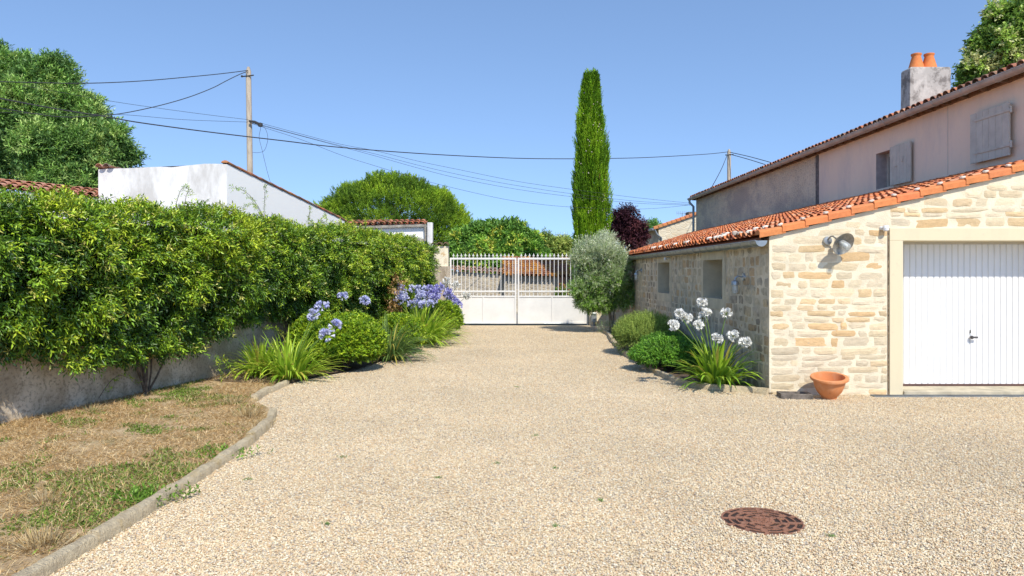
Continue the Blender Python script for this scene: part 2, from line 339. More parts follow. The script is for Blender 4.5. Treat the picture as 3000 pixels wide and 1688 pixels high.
# ---- lawn grass, dry and green (uncountable)
def grass():
    def pts(n):
        x = R.uniform(-6.4, -2.4, n); y = 3.4+9.2*R.random(n)
        kx = np.interp(y, [p[1] for p in KL], [p[0] for p in KL]); ok = (x < kx-.06) & (x > wx(y)+.02) & (x > -.75*y-.3)
        x = x[ok]; y = y[ok]; return np.stack([x, y, np.full(len(x), .022)], 1)
    P = pts(120000); q = vn(P, 1.3, 3)*.6+vn(P, 4, 4)*.4
    P = P[q+R.normal(size=len(P))*.1 > .36]; n = len(P)
    D = R.normal(size=(n, 3)); D[:, 2] = np.abs(D[:, 2])*.45+.05
    pal = np.array([(.78, .60, .32), (.68, .47, .23), (.85, .70, .43), (.46, .30, .13)]); c = pal[R.integers(0, 4, n)]*(1+R.normal(size=(n, 1))*.12)
    dry = leaves(P, D, np.array([0, 0, 1])+R.normal(size=(n, 3))*.3, R.uniform(.03, .10, n), R.uniform(.002, .0045, n), c)
    PATCH = [(*gnd(x, y), w_) for x, y, w_ in ((400, 1205, .30), (250, 1245, .35), (350, 1172, .3), (60, 1235, .35), (560, 1125, .25), (350, 1078, .5), (300, 1290, .25), (170, 1310, .2), (500, 985, .3))]
    P = pts(140000); q = vn(P, 1.5, 8)*.55+vn(P, 4.5, 9)*.45; boost = .04*np.exp(-((P[:, 1]-5.4)**2)/1.2)+.03*np.exp(-((P[:, 1]-9.3)**2)/1.5)
    P = P[q+boost+R.normal(size=len(P))*.05+sum(.14*np.exp(-((P[:, 0]-cx_)**2+(P[:, 1]-cy_)**2)/(2*w_*w_)) for cx_, cy_, w_ in PATCH) > .66]; n = len(P)
    D = R.normal(size=(n, 3)); D[:, 2] = np.abs(D[:, 2])*.6+.15
    pal = np.array([(.13, .22, .03), (.19, .29, .04), (.25, .32, .08)]); c = pal[R.integers(0, 3, n)]*(1+R.normal(size=(n, 1))*.15)
    grn = leaves(P, D, np.array([0, 0, 1])+R.normal(size=(n, 3))*.3, R.uniform(.02, .055, n), R.uniform(.007, .016, n), c)
    o = foliage('lawn_grass', [dry, grn], LEAFM); o['kind'] = 'stuff'; tag(o, 'short dry straw-coloured lawn grass with green clover patches', 'grass')
grass()
def litter():
    n = 5200; y = 3.8+19*R.random(n)**1.5; x = R.uniform(-.6, .8, n)*y; kx = np.interp(y, [p[1] for p in KL], [p[0] for p in KL]); xr = np.interp(y, [p[1] for p in KR], [p[0] for p in KR])
    P = np.stack([x, y, np.full(n, .011)], 1); q = vn(P, .9, 12)*.6+vn(P, 3, 13)*.4+.25*np.exp(-((x-kx)/.5)**2)+.12*np.exp(-((x-xr)/.5)**2)*(y > 10)
    P = P[(x > kx) & ~((y > 9.9) & (x > xr-.05)) & (q+R.normal(size=n)*.06 > .56)]; n = len(P); D = R.normal(size=(n, 3)); D[:, 2] *= .15
    c = np.array([(.22, .13, .06), (.12, .08, .04), (.36, .25, .12)])[R.integers(0, 3, n)]
    o = foliage('leaf_litter', [leaves(P, D, np.array([0, 0, 1])+R.normal(size=(n, 3))*.2, R.uniform(.012, .035, n), R.uniform(.003, .009, n), c)], LEAFM); o['kind'] = 'stuff'; tag(o, 'scattered brown leaf scraps and twigs on the gravel', 'litter')
litter()
# ---- stone edging
def edging(name, pts, label, a, b, hh=.075, ww=.11):
    e = empty(name, (pts[a][0], pts[a][1], 0)); tag(e, label, 'edging')
    P = [Vector((x, y, 0)) for x, y in pts[a:b+1]]; path = []; k = 0
    for i in range(len(P)-1):
        n = max(2, int((P[i+1]-P[i]).length/.06)); path += [P[i].lerp(P[i+1], j/n) for j in range(n)]
    path.append(P[-1]); i = 0
    for _ in range(3): path = [path[0]]+[(path[j-1]+path[j]*2+path[j+1])/4 for j in range(1, len(path)-1)]+[path[-1]]
    while i < len(path)-2:
        j = min(len(path)-1, i+random.randint(12, 24)); 
        if len(path)-1-j < 4: j = len(path)-1
        m = MB(); prev = None; h0 = hh*random.uniform(.85, 1.25); tilt = random.uniform(-.01, .01)
        for k in range(i, j+1):
            d = (path[min(k+1, len(path)-1)]-path[max(k-1, 0)]).normalized(); s = Vector((d.y, -d.x, 0)); q = path[k]
            if k == i: q = q+d*.006
            prof = [(-.5, -.04), (-.5, .8), (-.42, .96), (-.1, 1.0), (.2, .99), (.42, .88), (.52, .6), (.56, -.04)]
            nz = (vn(np.array([q.x*7, q.y*7, 3.]))-.5)*.018
            ring = [m.v(q+s*(u*ww+tilt+nz*.4)+Vector((0, 0, max(-.04, v*(h0+nz)+(vn(np.array([q.x*14+u*3, q.y*14, 9.]))-.5)*.012)))) for u, v in prof]
            if prev:
                for t in range(7): m.f(prev[t], prev[t+1], ring[t+1], ring[t])
            else: m.f(*ring[::-1])
            prev = ring
        m.f(*prev); o = m.build('edging_stone', KERB, e, smooth=True); o.location = -e.location; i = j
edging('stone_edging', KL, 'rounded grey stone edging curving between dry lawn and gravel', 0, 8, .09, .085)
edging('stone_edging', KL, 'short straight stone edging in front of the flowerless agapanthus clumps', 10, 12, .09, .085)
edging('stone_edging', KR, 'brown stone edging round the bed of white agapanthus', 0, 11, .09, .10)
# ================================================================== masonry
PAL1 = [(.68,.56,.37),(.66,.51,.32),(.65,.55,.39),(.71,.60,.42),(.65,.45,.24),(.67,.57,.41),(.70,.58,.39),(.66,.54,.36),(.67,.50,.29),(.66,.56,.39),(.68,.58,.42)]
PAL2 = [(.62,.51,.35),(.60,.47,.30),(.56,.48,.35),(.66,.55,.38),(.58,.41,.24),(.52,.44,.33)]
def stones(m, O, U, N, L, z0, ztop, holes, pal, hr=(.075, .15), wr=(.16, .5), proud=.016, mi=1):
    """coursed rubble: domed stone faces set in the mortar plane; ztop(u) is the wall's upper edge"""
    O = Vector(O); U = Vector(U); N = Vector(N); z = z0; m.m = mi; nu, nv = 7, 5
    while z < 4:
        h = random.uniform(*hr); segs = [(0, L)]
        for u0, u1, h0, h1 in holes:
            if z+h > h0 and z < h1:
                ns = []
                for a, b in segs:
                    if u1 <= a or u0 >= b: ns.append((a, b))
                    else:
                        if u0-a > .05: ns.append((a, u0))
                        if b-u1 > .05: ns.append((u1, b))
                segs = ns
        for a, b in segs:
            u = a+random.uniform(.0, .02)
            while u < b-.06:
                wd = random.uniform(*wr)*random.choice((.6, 1, 1, 1.2)); wd = min(wd, b-u-.01)
                if b-u-wd < .09: wd = b-u-.008
                hh = h-random.uniform(.002, .016); dz = random.uniform(-.012, .012)
                if z+h < ztop(u) and z+h < ztop(u+wd):
                    if hh*.5 < .0: break
                    c = random.choice(pal); k = random.uniform(.88, 1.1); m.c = tuple(x*k for x in c); rot = random.uniform(-.03, .03)
                    gx = (-1, -.93, -.5, 0, .5, .93, 1); gy = (-1, -.86, 0, .86, 1); g = []; pw = random.uniform(4, 12); sk = random.uniform(-.18, .18); pr = proud*random.uniform(.5, 1.2); hx = wd/2-.005; hz = hh/2
                    for j in range(nv):
                        for i in range(nu):
                            x = gx[i]; y = gy[j]; mx = max(abs(x), abs(y))
                            if mx > 0:
                                q = (abs(x/mx)**pw+abs(y/mx)**pw)**(1/pw); x2 = x/q; y2 = y/q
                            else: x2 = y2 = 0
                            e = 1-mx**8; jx = random.uniform(-.009, .009); jz = random.uniform(-.007, .007)
                            uu = u+wd/2+x2*hx+sk*y2*hz+jx; zz = z+h/2+dz+y2*hz+rot*x2*hx*2+jz
                            g.append(m.v(O+U*uu+N*(-.006+pr*e+random.uniform(-.002, .003)*e)+Vector((0, 0, zz))))
                    for j in range(nv-1):
                        for i in range(nu-1):
                            q = j*nu+i; m.f(g[q], g[q+1], g[q+nu+1], g[q+nu])
                u += wd+random.uniform(.004, .016)
        z += h
    m.m = 0
RS = .258; ZE = 2.30                            # roof pitch and eave height of the outbuilding
def roofz(x): return ZE+RS*(x-XS)
OB = empty('outbuilding', (XS, YG, 0)); tag(OB, 'low stone garage with orange tiled lean-to roof and white door', 'outbuilding')
def loc(o, e=OB): o.location = tuple(-v for v in e.location); return o
YF = 21.7                                       # far end of the side wall
W1 = (1.26, 1.98, 16.3, 17.5); W2 = (1.28, 1.97, 12.4, 13.58)   # z0,z1,y0,y1
DX0, DX1 = 5.70, 8.12; DZ0, DZ1 = .075, 2.19
mw = MB()
# gable wall face
def gface(x0, x1, z0): mw.poly([(x0, YG, z0), (x1, YG, z0), (x1, YG, roofz(x1)-.05), (x0, YG, roofz(x0)-.05)])
gface(XS, DX0-.19, -.05); gface(DX0-.19, DX1+.19, DZ1+.18); gface(DX1+.19, XH, -.05)
# side wall face, split round the two niches
ys = [YG, W2[2], W2[3], W1[2], W1[3], YF]; ZT = ZE-.06
for a, b, hz in ((0, 1, None), (1, 2, W2), (2, 3, None), (3, 4, W1), (4, 5, None)):
    y0, y1 = ys[a], ys[b]
    mw.m = 2
    if hz is None: mw.quad((XS, y1, -.05), (XS, y0, -.05), (XS, y0, ZT), (XS, y1, ZT))
    else:
        mw.quad((XS, y1, -.05), (XS, y0, -.05), (XS, y0, hz[0]), (XS, y1, hz[0])); mw.quad((XS, y1, hz[1]), (XS, y0, hz[1]), (XS, y0, ZT), (XS, y1, ZT))
mw.m = 2; mw.poly([(XS, YF, -.05), (XS, YF, ZT), (XH, 31.1, roofz(XH)-.06), (XH, 31.1, -.05)]); mw.m = 0
stones(mw, (XS+.004, YG, 0), (1, 0, 0), (0, -1, 0), DX0-.20-XS, .0, lambda u: roofz(XS+u)-.05, [], PAL1)
stones(mw, (DX0-.20, YG, 0), (1, 0, 0), (0, -1, 0), XH-DX0+.2, DZ1+.19, lambda u: roofz(DX0-.2+u)-.05, [], PAL1)
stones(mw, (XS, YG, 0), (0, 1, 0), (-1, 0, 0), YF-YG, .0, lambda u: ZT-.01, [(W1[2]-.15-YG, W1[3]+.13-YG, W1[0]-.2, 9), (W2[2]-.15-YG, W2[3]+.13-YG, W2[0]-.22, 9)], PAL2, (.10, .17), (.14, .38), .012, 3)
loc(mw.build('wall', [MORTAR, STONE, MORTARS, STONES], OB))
for (z0, z1, y0, y1) in (W2, W1):
    m = MB(); X = XS-.012; d = .42; a, b, s, t = y0-.13, y1+.11, z0-.19, ZT-.004
    # surround frame and deep niche
    for (p, q, r, u) in ((a, y0, s, t), (y1, b, s, t), (y0, y1, s, z0), (y0, y1, z1, t)):
        m.quad((X, q, r), (X, p, r), (X, p, u), (X, q, u))
    m.quad((X, b, s), (XS+.01, b, s), (XS+.01, b, t), (X, b, t)); m.quad((XS+.01, a, s), (X, a, s), (X, a, t), (XS+.01, a, t)); m.quad((X, a, s), (XS+.01, a, s), (XS+.01, b, s), (X, b, s))
    m.quad((X, y0, z0), (X, y0, z1), (X+d, y0, z1), (X+d, y0, z0)); m.quad((X, y1, z0), (X+d, y1, z0), (X+d, y1, z1), (X, y1, z1))
    m.quad((X, y0, z1), (X, y1, z1), (X+d, y1, z1), (X+d, y0, z1))
    m.quad((X, y0, z0), (X+d, y0, z0), (X+d, y1, z0), (X, y1, z0))
    o = loc(m.build('window', flatmat('window_render', (.60, .53, .38), .9, var=.10, scale=4, bumpv=.3), OB))
    m = MB(); m.box(X+d-.03, X+d, y0, y1, z0, z0+.06); m.box(X+d-.03, X+d, y0, y1, z1-.06, z1); m.box(X+d-.03, X+d, y0, y0+.06, z0+.06, z1-.06); m.box(X+d-.03, X+d, y1-.06, y1, z0+.06, z1-.06); m.build('frame', SHUT, o)
    m = MB(); m.box(X+d-.02, X+d-.012, y0+.06, y1-.06, z0+.06, z1-.06); g = flatmat('window_glass', (.03, .035, .04), .08, var=0, bumpv=0); m.build('pane', g, o)
# door surround, threshold, door
m = MB(); Ys = YG-.03; YD = YG+.44
for x0, x1, z0, z1 in ((DX0-.19, DX0, -.02, DZ1), (DX1, DX1+.19, -.02, DZ1), (DX0-.19, DX1+.19, DZ1, DZ1+.18)):
    m.box(x0, x1, Ys, YD+.05, z0, z1)
loc(m.build('door_surround', SURR, OB, bevel=.006))
m = MB(); m.box(DX0-.206, DX0-.191, YG-.012, YG+.01, 0, DZ1+.17); loc(m.build('joint', flatmat('brown_joint', (.26, .19, .12), .95, var=.4, scale=20), OB))
m = MB(); m.box(DX0, DX1, YG-.06, YD+.3, -.02, DZ0-.02); loc(m.build('threshold', flatmat('worn_threshold', (.50, .44, .32), .9, var=.15, scale=5, bumpv=.4), OB, bevel=.01))
m = MB(); n = 27; pw = (DX1-DX0)/n
for k in range(n):
    x0 = DX0+k*pw; a = .016; P = [(x0, 0), (x0+.006, -.008), (x0+pw-.026, -.008), (x0+pw-.020, -.006), (x0+pw-.013, .006), (x0+pw-.002, .006), (x0+pw, 0)]
    for j in range(len(P)-1): m.quad((P[j][0], YD+P[j][1], DZ0), (P[j+1][0], YD+P[j+1][1], DZ0), (P[j+1][0], YD+P[j+1][1], DZ1-.03), (P[j][0], YD+P[j][1], DZ1-.03))
door = loc(m.build('garage_door', WHITE, OB))
m = MB(); m.box(DX0, DX1, YD-.035, YD-.014, DZ1-.035, DZ1-.001); m.build('top_seal', SHUT, door); m = MB(); m.box(DX0, DX1, YD-.02, YD+.01, DZ0-.018, DZ0+.012); m.build('bottom_seal', flatmat('door_edge', (.10, .05, .04), .7, bumpv=0), door)
hx, hz = 6.95, .78
m = MB(); mt = Matrix.Translation((hx, YD-.012, hz))@Matrix.Rotation(math.radians(90), 4, 'X'); m.lathe([(0, .055), (.02, .055), (.026, .045), (.026, .03), (.012, .028), (.012, .0)], 16, mt)
m.box(hx-.012, hx+.075, YD-.075, YD-.058, hz-.012, hz+.014); m.build('handle', flatmat('handle_metal', (.12, .11, .11), .4, .6, bumpv=0), door, smooth=True)
m = MB(); m.box(hx-.008, hx+.006, YD-.018, YD-.012, hz+.06, hz+.105); m.build('keyhole', DARK, door)
# ---- tiles
def tilebuf(): return MB()
def canal(m, O, U, Vd, N, nu, nv, pu, pv, pal, r0=.086, r1=.068, skip=None, seg=7, mort=None):
    """rows of half-round tiles: nu columns along U, nv courses up Vd"""
    O = Vector(O); U = Vector(U); Vd = Vector(Vd); N = Vector(N); ln = pv*1.28; th = .012
    for i in range(nu):
        for j in range(nv):
            if skip and skip(i, j): continue
            c = random.choice(pal); k = random.uniform(.85, 1.12); m.c = tuple(x*k for x in c)
            ju = random.uniform(-.008, .008); jv = random.uniform(-.012, .012); lift = .042+random.uniform(0, .008)
            a = O+U*((i+.5)*pu+ju)+Vd*(j*pv+jv); R0 = []; R1 = []; R2 = []
            for s in range(seg+1):
                an = math.pi*(s/seg); cx, sy = math.cos(an), math.sin(an)
                R0.append(m.v(a+U*(cx*r0)+N*(sy*r0*.78+lift))); R1.append(m.v(a+Vd*ln+U*(cx*r1)+N*(sy*r1*.78+.012)))
                R2.append(m.v(a+U*(cx*(r0-th))+N*(sy*(r0-th)*.78+lift)))
            for s in range(seg): m.f(R0[s], R0[s+1], R1[s+1], R1[s]); m.f(R2[s+1], R0[s+1], R0[s], R2[s])
            # channel tile between the covers
            a = O+U*((i+1)*pu)+Vd*(j*pv-.03+jv*.5); k = random.uniform(.8, 1.05); m.c = tuple(x*k for x in random.choice(pal)); R0 = []; R1 = []
            for s in range(5):
                t = -1+s*.5; dd = .03*(t*t)
                R0.append(m.v(a+U*(t*.075)+N*(dd+.024))); R1.append(m.v(a+Vd*ln+U*(t*.075)+N*(dd+.002)))
            for s in range(4): m.f(R0[s], R0[s+1], R1[s+1], R1[s])
            # face under the lower end of channel so courses read as steps
    return m
OR = [(.68,.22,.08),(.62,.19,.07),(.72,.27,.11),(.56,.18,.08),(.68,.33,.18),(.50,.17,.09)]
sl_ = math.hypot(1, RS); VD = Vector((1/sl_, 0, RS/sl_)); NN = Vector((-RS/sl_, 0, 1/sl_))
m = tilebuf(); pv = .325; pu = .205; nv = int(4.75/pv)+1; EX = XS-.14
O0 = Vector((EX, YG+.09, roofz(EX)-.02)); nu = int((31.2-YG)/pu)
def skp(i, j):
    y = YG+.09+i*pu; x = EX+j*pv*VD.x; lim = 21.7+(x-XS)*(31.1-21.7)/(XH-XS); return y > lim+.1
canal(m, O0, (0, 1, 0), VD, NN, nu, nv, pu, pv, OR, skip=skp)
# deck under tiles
m.c = (.45, .15, .06); z = lambda x: roofz(x)-.03
m.poly([(EX+.02, YG+.0, z(EX+.02)), (XH, YG+.0, z(XH)), (XH, 31.1, z(XH)), (XS, 21.75, z(XS)), (EX+.02, 21.75, z(EX+.02))])
m.poly([(XH, YG+.01, z(XH)-.05), (EX+.02, YG+.01, z(EX+.02)-.05), (EX+.02, 21.7, z(EX+.02)-.05), (XS, 21.7, z(XS)-.05), (XH, 31.05, z(XH)-.05)])
m.quad((EX+.02, 21.75, z(EX)-.05), (EX+.02, YG, z(EX)-.05), (EX+.02, YG, z(EX)), (EX+.02, 21.75, z(EX)))
loc(m.build('roof', TILE, OB))
# verge tiles along the gable, one stepped piece per course, with mortar dabs
m = MB(); k = 0; x = EX
vt = []
while x < XH:
    x1 = x+.325; c = (.66, .22, .08); m.c = tuple(v*random.uniform(.95, 1.08) for v in c); zl = roofz(x)+.042; zh = roofz(x1+.03)+.018
    pr = [(-.06, -.075), (-.06, .0), (-.045, .018), (-.01, .034), (.05, .038), (.10, .028), (.13, .01), (.13, -.03), (-.04, -.03), (-.04, -.075)]
    A = [m.v((x-.02, YG+a-.006, zl+b)) for a, b in pr]; B = [m.v((x1+.03, YG+a+.006, zh+b)) for a, b in pr]; q = len(pr)
    for j in range(q): m.f(A[j], A[(j+1) % q], B[(j+1) % q], B[j])
    m.f(*A[::-1]); m.f(*B); vt.append((x, zl)); x = x1
loc(m.build('verge_tiles', TILE, OB))
DAB = flatmat('lime_dab', (.74, .68, .58), .95, var=.1, bumpv=.4)
for x, zl in vt[1:]:
    m = MB(); m.c = (.62, .56, .48); mt = Matrix.Translation((x-.03, YG+.0, zl+.035))@Matrix.Rotation(random.uniform(-.4, .4), 4, 'Y')@Matrix.Diagonal((1.2, 1.1, .8, 1)); m.lathe([(.0, .02), (.02, .018), (.036, .006), (.03, -.02), (0, -.03)], 8, mt); loc(m.build('mortar_dab', DAB, OB, smooth=True))
for _ in range(26):
    m = MB(); y = YG+.3+random.random()**1.6*7; m.c = (.62, .56, .5); j = random.choice((0, 0, 0, 1)); p = O0+VD*(j*pv+.03)+Vector((0, y-YG, 0))+NN*.10
    i = round((y-YG-.09)/pu-.5); p.y = O0.y+(i+.5)*pu; m.lathe([(.0, .03), (.03, .022), (.05, .0), (.05, -.03)], 7, Matrix.Translation(p)@Matrix.Diagonal((1.3, .9, .8, 1))); loc(m.build('mortar_dab', DAB, OB, smooth=True))
def gutter(m, x, y0, y1, z, r=.075, step=.45):
    seg = 9; prev = None
    for y in (y0, y1):
        ring = [m.v((x+math.cos(math.pi+math.pi*s/seg)*r, y, z+math.sin(math.pi+math.pi*s/seg)*r)) for s in range(seg+1)]
        ring += [m.v((x+math.cos(math.pi+math.pi*s/seg)*(r-.006), y, z+math.sin(math.pi+math.pi*s/seg)*(r-.006))) for s in range(seg, -1, -1)]
        if prev:
            for s in range(len(ring)): m.f(prev[s], prev[(s+1) % len(ring)], ring[(s+1) % len(ring)], ring[s])
        prev = ring
    m.f(*[m.v((x+math.cos(math.pi+math.pi*s/seg)*r, y0-.003, z+math.sin(math.pi+math.pi*s/seg)*r)) for s in range(seg+1)])
    m.tube([(x-r, y0, z), (x-r, y1, z)], .009, 6)
    y = y0+step*.5
    while y < y1:
        prev = None
        for yy, rr in ((y, r+.001), (y+.004, r+.008), (y+.03, r+.008), (y+.034, r+.001)):
            ring = [m.v((x+math.cos(math.pi+math.pi*s/seg)*rr, yy, z+math.sin(math.pi+math.pi*s/seg)*rr)) for s in range(seg+1)]
            if prev:
                for s in range(seg): m.f(prev[s], prev[s+1], ring[s+1], ring[s])
            prev = ring
        y += step
m = MB(); gutter(m, XS-.12, YG-.02, YF, roofz(XS-.12)-.075, .085); loc(m.build('gutter', ZINC, OB, smooth=True))
# flashing strips lying on the tiles
m = MB()
for (p, q, Yq) in (((2010, 640), (1000, 2), 0),)[:0]: pass
# ================================================================== farmhouse
HS = empty('farmhouse', (XH, 10.6, 0)); tag(HS, 'long two-storey house with pink rendered wall, grey shutters and old tiled roof', 'house')
HY0, HY1 = 10.6, 31.1; HZ = 4.98; YJ = 19.15
m = MB(); wy0, wy1, wz0, wz1 = 15.45, 16.15, 3.60, 4.40; X = XH
def hq(y0, y1, z0, z1, mi): m.m = mi; m.quad((X, y1, z0), (X, y0, z0), (X, y0, z1), (X, y1, z1))
hq(HY0, wy0, 0, HZ, 0); hq(wy0, wy1, 0, wz0, 0); hq(wy0, wy1, wz1, HZ, 0); hq(wy1, YJ, 0, HZ, 0)
XF = XH+7; XM = XH+3.5; RP = .30; ZR = HZ+3.5*RP
m.poly([(X, HY0, 0), (XF, HY0, 0), (XF, HY0, HZ), (XM, HY0, ZR), (X, HY0, HZ)])
loc(m.build('rendered_wall', PINK, HS), HS)
m = MB(); m.quad((X, HY1, 0), (X, YJ, 0), (X, YJ, HZ), (X, HY1, HZ)); m.poly([(XF, HY1, 0), (X, HY1, 0), (X, HY1, HZ), (XM, HY1, ZR), (XF, HY1, HZ)]); m.quad((XF, HY0, 0), (XF, HY1, 0), (XF, HY1, HZ), (XF, HY0, HZ))
loc(m.build('stone_wall', HSTONE, HS), HS)
m = MB(); m.box(X-.012, X+.02, YJ-.09, YJ+.09, 3.4, HZ-.12); loc(m.build('joint_strip', flatmat('dark_joint', (.16, .14, .13), .9, var=.3), HS), HS)
m = MB(); d = .28
m.quad((X, wy0, wz0), (X, wy0, wz1), (X+d, wy0, wz1), (X+d, wy0, wz0)); m.quad((X, wy1, wz0), (X+d, wy1, wz0), (X+d, wy1, wz1), (X, wy1, wz1)); m.quad((X, wy0, wz1), (X, wy1, wz1), (X+d, wy1, wz1), (X+d, wy0, wz1)); m.quad((X, wy0, wz0), (X+d, wy0, wz0), (X+d, wy1, wz0), (X, wy1, wz0))
wn = loc(m.build('window', flatmat('reveal_render', (.50, .43, .40), .9), HS), HS)
m = MB(); m.box(X+d-.04, X+d, wy0, wy0+.07, wz0, wz1); m.box(X+d-.04, X+d, wy1-.07, wy1, wz0, wz1); m.box(X+d-.04, X+d, wy0+.07, wy1-.07, wz1-.07, wz1); m.box(X+d-.04, X+d, wy0+.07, wy1-.07, wz0, wz0+.07); m.build('frame', SHUT, wn)
m = MB(); m.box(X+d-.02, X+d-.01, wy0+.07, wy1-.07, wz0+.07, wz1-.07); m.build('pane', bpy.data.materials['window_glass'], wn)
def shutter(y0, y1, z0, z1, x, lab, straps, ang=0):
    e = MB(); n = 6; pw = (y1-y0)/n
    for k in range(n): e.box(x-.03, x, y0+k*pw+.003, y0+(k+1)*pw-.003, z0, z1)
    e.box(x-.022, x-.004, y0+.004, y1-.004, z0+.004, z1-.004)
    o = loc(e.build('shutter', SHUT, HS, bevel=.002), HS); o['label'] = lab
    for zz in straps:
        q = MB(); q.box(x-.042, x-.031, y0-.06, y1-.12, zz-.022, zz+.022); q.tube([(x-.03, y0-.05, zz-.05), (x-.03, y0-.05, zz+.06)], .018, 8)
        for k in range(n): q.lathe([(0, .006), (.008, .004), (.008, 0)], 6, Matrix.Translation((x-.043, y0+(k+.5)*pw, zz))@Matrix.Rotation(math.radians(-90), 4, 'Y'))
        q.build('strap_hinge', SHUT, o)
    if not straps:
        q = MB(); q.box(x-.045, x-.031, y1-.30, y1-.19, z0+.38, z0+.40); q.build('latch', SHUT, o); q = MB(); q.tube([(x-.05, y0+.30, z0+.45), (x-.05, y0+.24, z0+.46), (x-.05, y0+.23, z0+.52), (x-.05, y0+.28, z0+.55)], .007, 6); q.build('hook', SHUT, o)
    return o
shutter(14.66, 15.44, 3.60, 4.42, XH-.05, 'open shutter folded back against the wall, with latch', ())
shutter(11.78, 12.76, 3.66, 4.53, XH-.07, 'wide closed shutter with two strap hinges', (3.83, 4.40))
m = MB(); m.tube([(X-.03, 10.9, 3.9), (X-.035, 13.4, 3.55)], .001, 4); m.tube([(X-.004, 13.55, 3.5), (X-.004, 13.55, HZ-.1)], .004, 5); loc(m.build('wall_cable', SHUT, HS), HS)
# roof: tiled slope towards the yard, slab behind
m = tilebuf(); sl2 = math.hypot(1, RP); V2 = Vector((1/sl2, 0, RP/sl2)); N2 = Vector((-RP/sl2, 0, 1/sl2)); EH = XH-.22; OLD = [(.46,.18,.10),(.54,.20,.10),(.40,.17,.11),(.54,.28,.17),(.34,.19,.14)]
zz = lambda x: HZ+RP*(x-XH)+.06
canal(m, (EH, HY0-.2, zz(EH)), (0, 1, 0), V2, N2, int((HY1-HY0+.4)/.21), 12, .21, .33, OLD, seg=6)
m.c = (.3, .13, .08)
m.quad((EH+.03, HY0-.15, zz(EH)-.005), (XM, HY0-.15, zz(XM)-.005), (XM, HY1+.15, zz(XM)-.005), (EH+.03, HY1+.15, zz(EH)-.005)); m.quad((XM, HY0-.15, zz(XM)), (XF+.3, HY0-.15, HZ), (XF+.3, HY1+.15, HZ), (XM, HY1+.15, zz(XM)))
m.tube([(XM, HY0-.15, zz(XM)+.02), (XM, HY1+.15, zz(XM)+.02)], .12, 8)
loc(m.build('roof', TILEO, HS), HS)
m = MB(); m.poly([(EH+.03, HY1+.15, zz(EH)-.05), (EH+.03, HY0-.15, zz(EH)-.05), (XH+.1, HY0-.15, zz(XH)-.06), (XH+.1, HY1+.15, zz(XH)-.06)]); m.box(EH+.02, EH+.05, HY0-.15, HY1+.15, zz(EH)-.07, zz(EH)+.01); m.box(XH-.06, XH+.02, HY0, HY1, HZ-.1, HZ-.03)
for k in range(40): m.box(EH+.05, XH, HY0+.2+k*.52, HY0+.28+k*.52, zz(EH)-.10, zz(EH)-.045)
loc(m.build('eaves', TIMB, HS), HS)
m = MB(); gutter(m, XH-.27, HY0-.1, HY1+.12, HZ-.03, .085, .85); loc(m.build('gutter', ZINCD, HS, smooth=True), HS)
m = MB(); X = XH-.13; m.tube([(XH-.27, HY1+.05, HZ-.1), (XH-.27, HY1+.05, HZ-.2), (X, HY1-.05, HZ-.38), (X, HY1-.05, 3.3)], .05, 10)
for z in (3.9, 4.35): m.tube([(X, HY1-.05, z), (X, HY1-.05, z+.03)], .06, 10)
loc(m.build('downpipe', ZINC, HS, smooth=True), HS)
# chimney
m = MB(); cy = 17.2; cx0 = (2290-1262)/1811*cy
cx0 = 9.76; cx1 = cx0+.93; m.prism([(cx0-.02, 5.0), (cx1+.01, 5.0), (cx1+.05, 6.60), (cx1+.02, 6.66), (cx0+.03, 6.66), (cx0, 6.62)], cy, cy+.40)
ch = loc(m.build('chimney', CHIM, HS, bevel=.015), HS)
for k in range(2):
    m = MB(); m.lathe([(.175, 0), (.165, .06), (.10, .30), (.105, .32), (.118, .34), (.118, .37), (.09, .38), (.08, .34), (.085, .3), (.15, .05)], 24, Matrix.Translation((cx0+.26+k*.31, cy+.2, 6.655)))
    m.build('chimney_pot', POTM, ch, smooth=True)
# ================================================================== lamps and small fittings
GLASS, tg, bgx = newmat('lamp_glass'); bgx.inputs['Base Color'].default_value = (.9, .93, .93, 1); bgx.inputs['Roughness'].default_value = .05
tr = nd(tg, 'BsdfTransparent', {0: (.86, .88, .86, 1)}); mx = nd(tg, 'MixShader', {0: .28}); tg.links.new(tr.outputs[0], mx.inputs[1]); tg.links.new(bgx.outputs[0], mx.inputs[2]); tg.links.new(mx.outputs[0], tg.nodes['Material Output'].inputs[0])
BULB = flatmat('lamp_bulb', (.8, .8, .78), .3, var=0, bumpv=0)
SHADE = flatmat('galvanised_shade', (.30, .29, .26), .5, .35, var=.2, scale=30, bumpv=.1)
lm = empty('wall_lamp', (4.63, YG, 2.19)); tag(lm, 'galvanised lamp with wide round shade on the sunlit garage wall', 'wall lamp')
m = MB(); m.lathe([(0, .045), (.055, .042), (.062, .03), (.062, -.01)], 20, Matrix.Rotation(math.radians(90), 4, 'X')@Matrix.Scale(1, 4)); m.build('mounting_plate', PLATE, lm, smooth=True)
hd = Vector((.125, -.22, -.05)); ax = Vector((.26, -.84, -.47)).normalized()
top = hd-ax*.115
m = MB(); m.tube([(0, -.03, .0), (0.0, -.06, .03), (.012, -.09, .055), (.03, -.12, .06), tuple(top+Vector((-.01, .02, .02))), tuple(top)], .011, 8); m.build('arm', SHADE, lm, smooth=True)
q = ax.to_track_quat('Z', 'Y').to_matrix().to_4x4(); mt = Matrix.Translation(hd)@q
m = MB(); m.lathe([(.0, -.125), (.03, -.122), (.035, -.09), (.042, -.075), (.045, -.05), (.10, -.035), (.145, -.005), (.165, .012), (.168, .012), (.165, .006), (.147, -.012), (.10, -.045), (.05, -.062), (0, -.062)], 32, mt); m.build('lamp_shade', SHADE, lm, smooth=True)
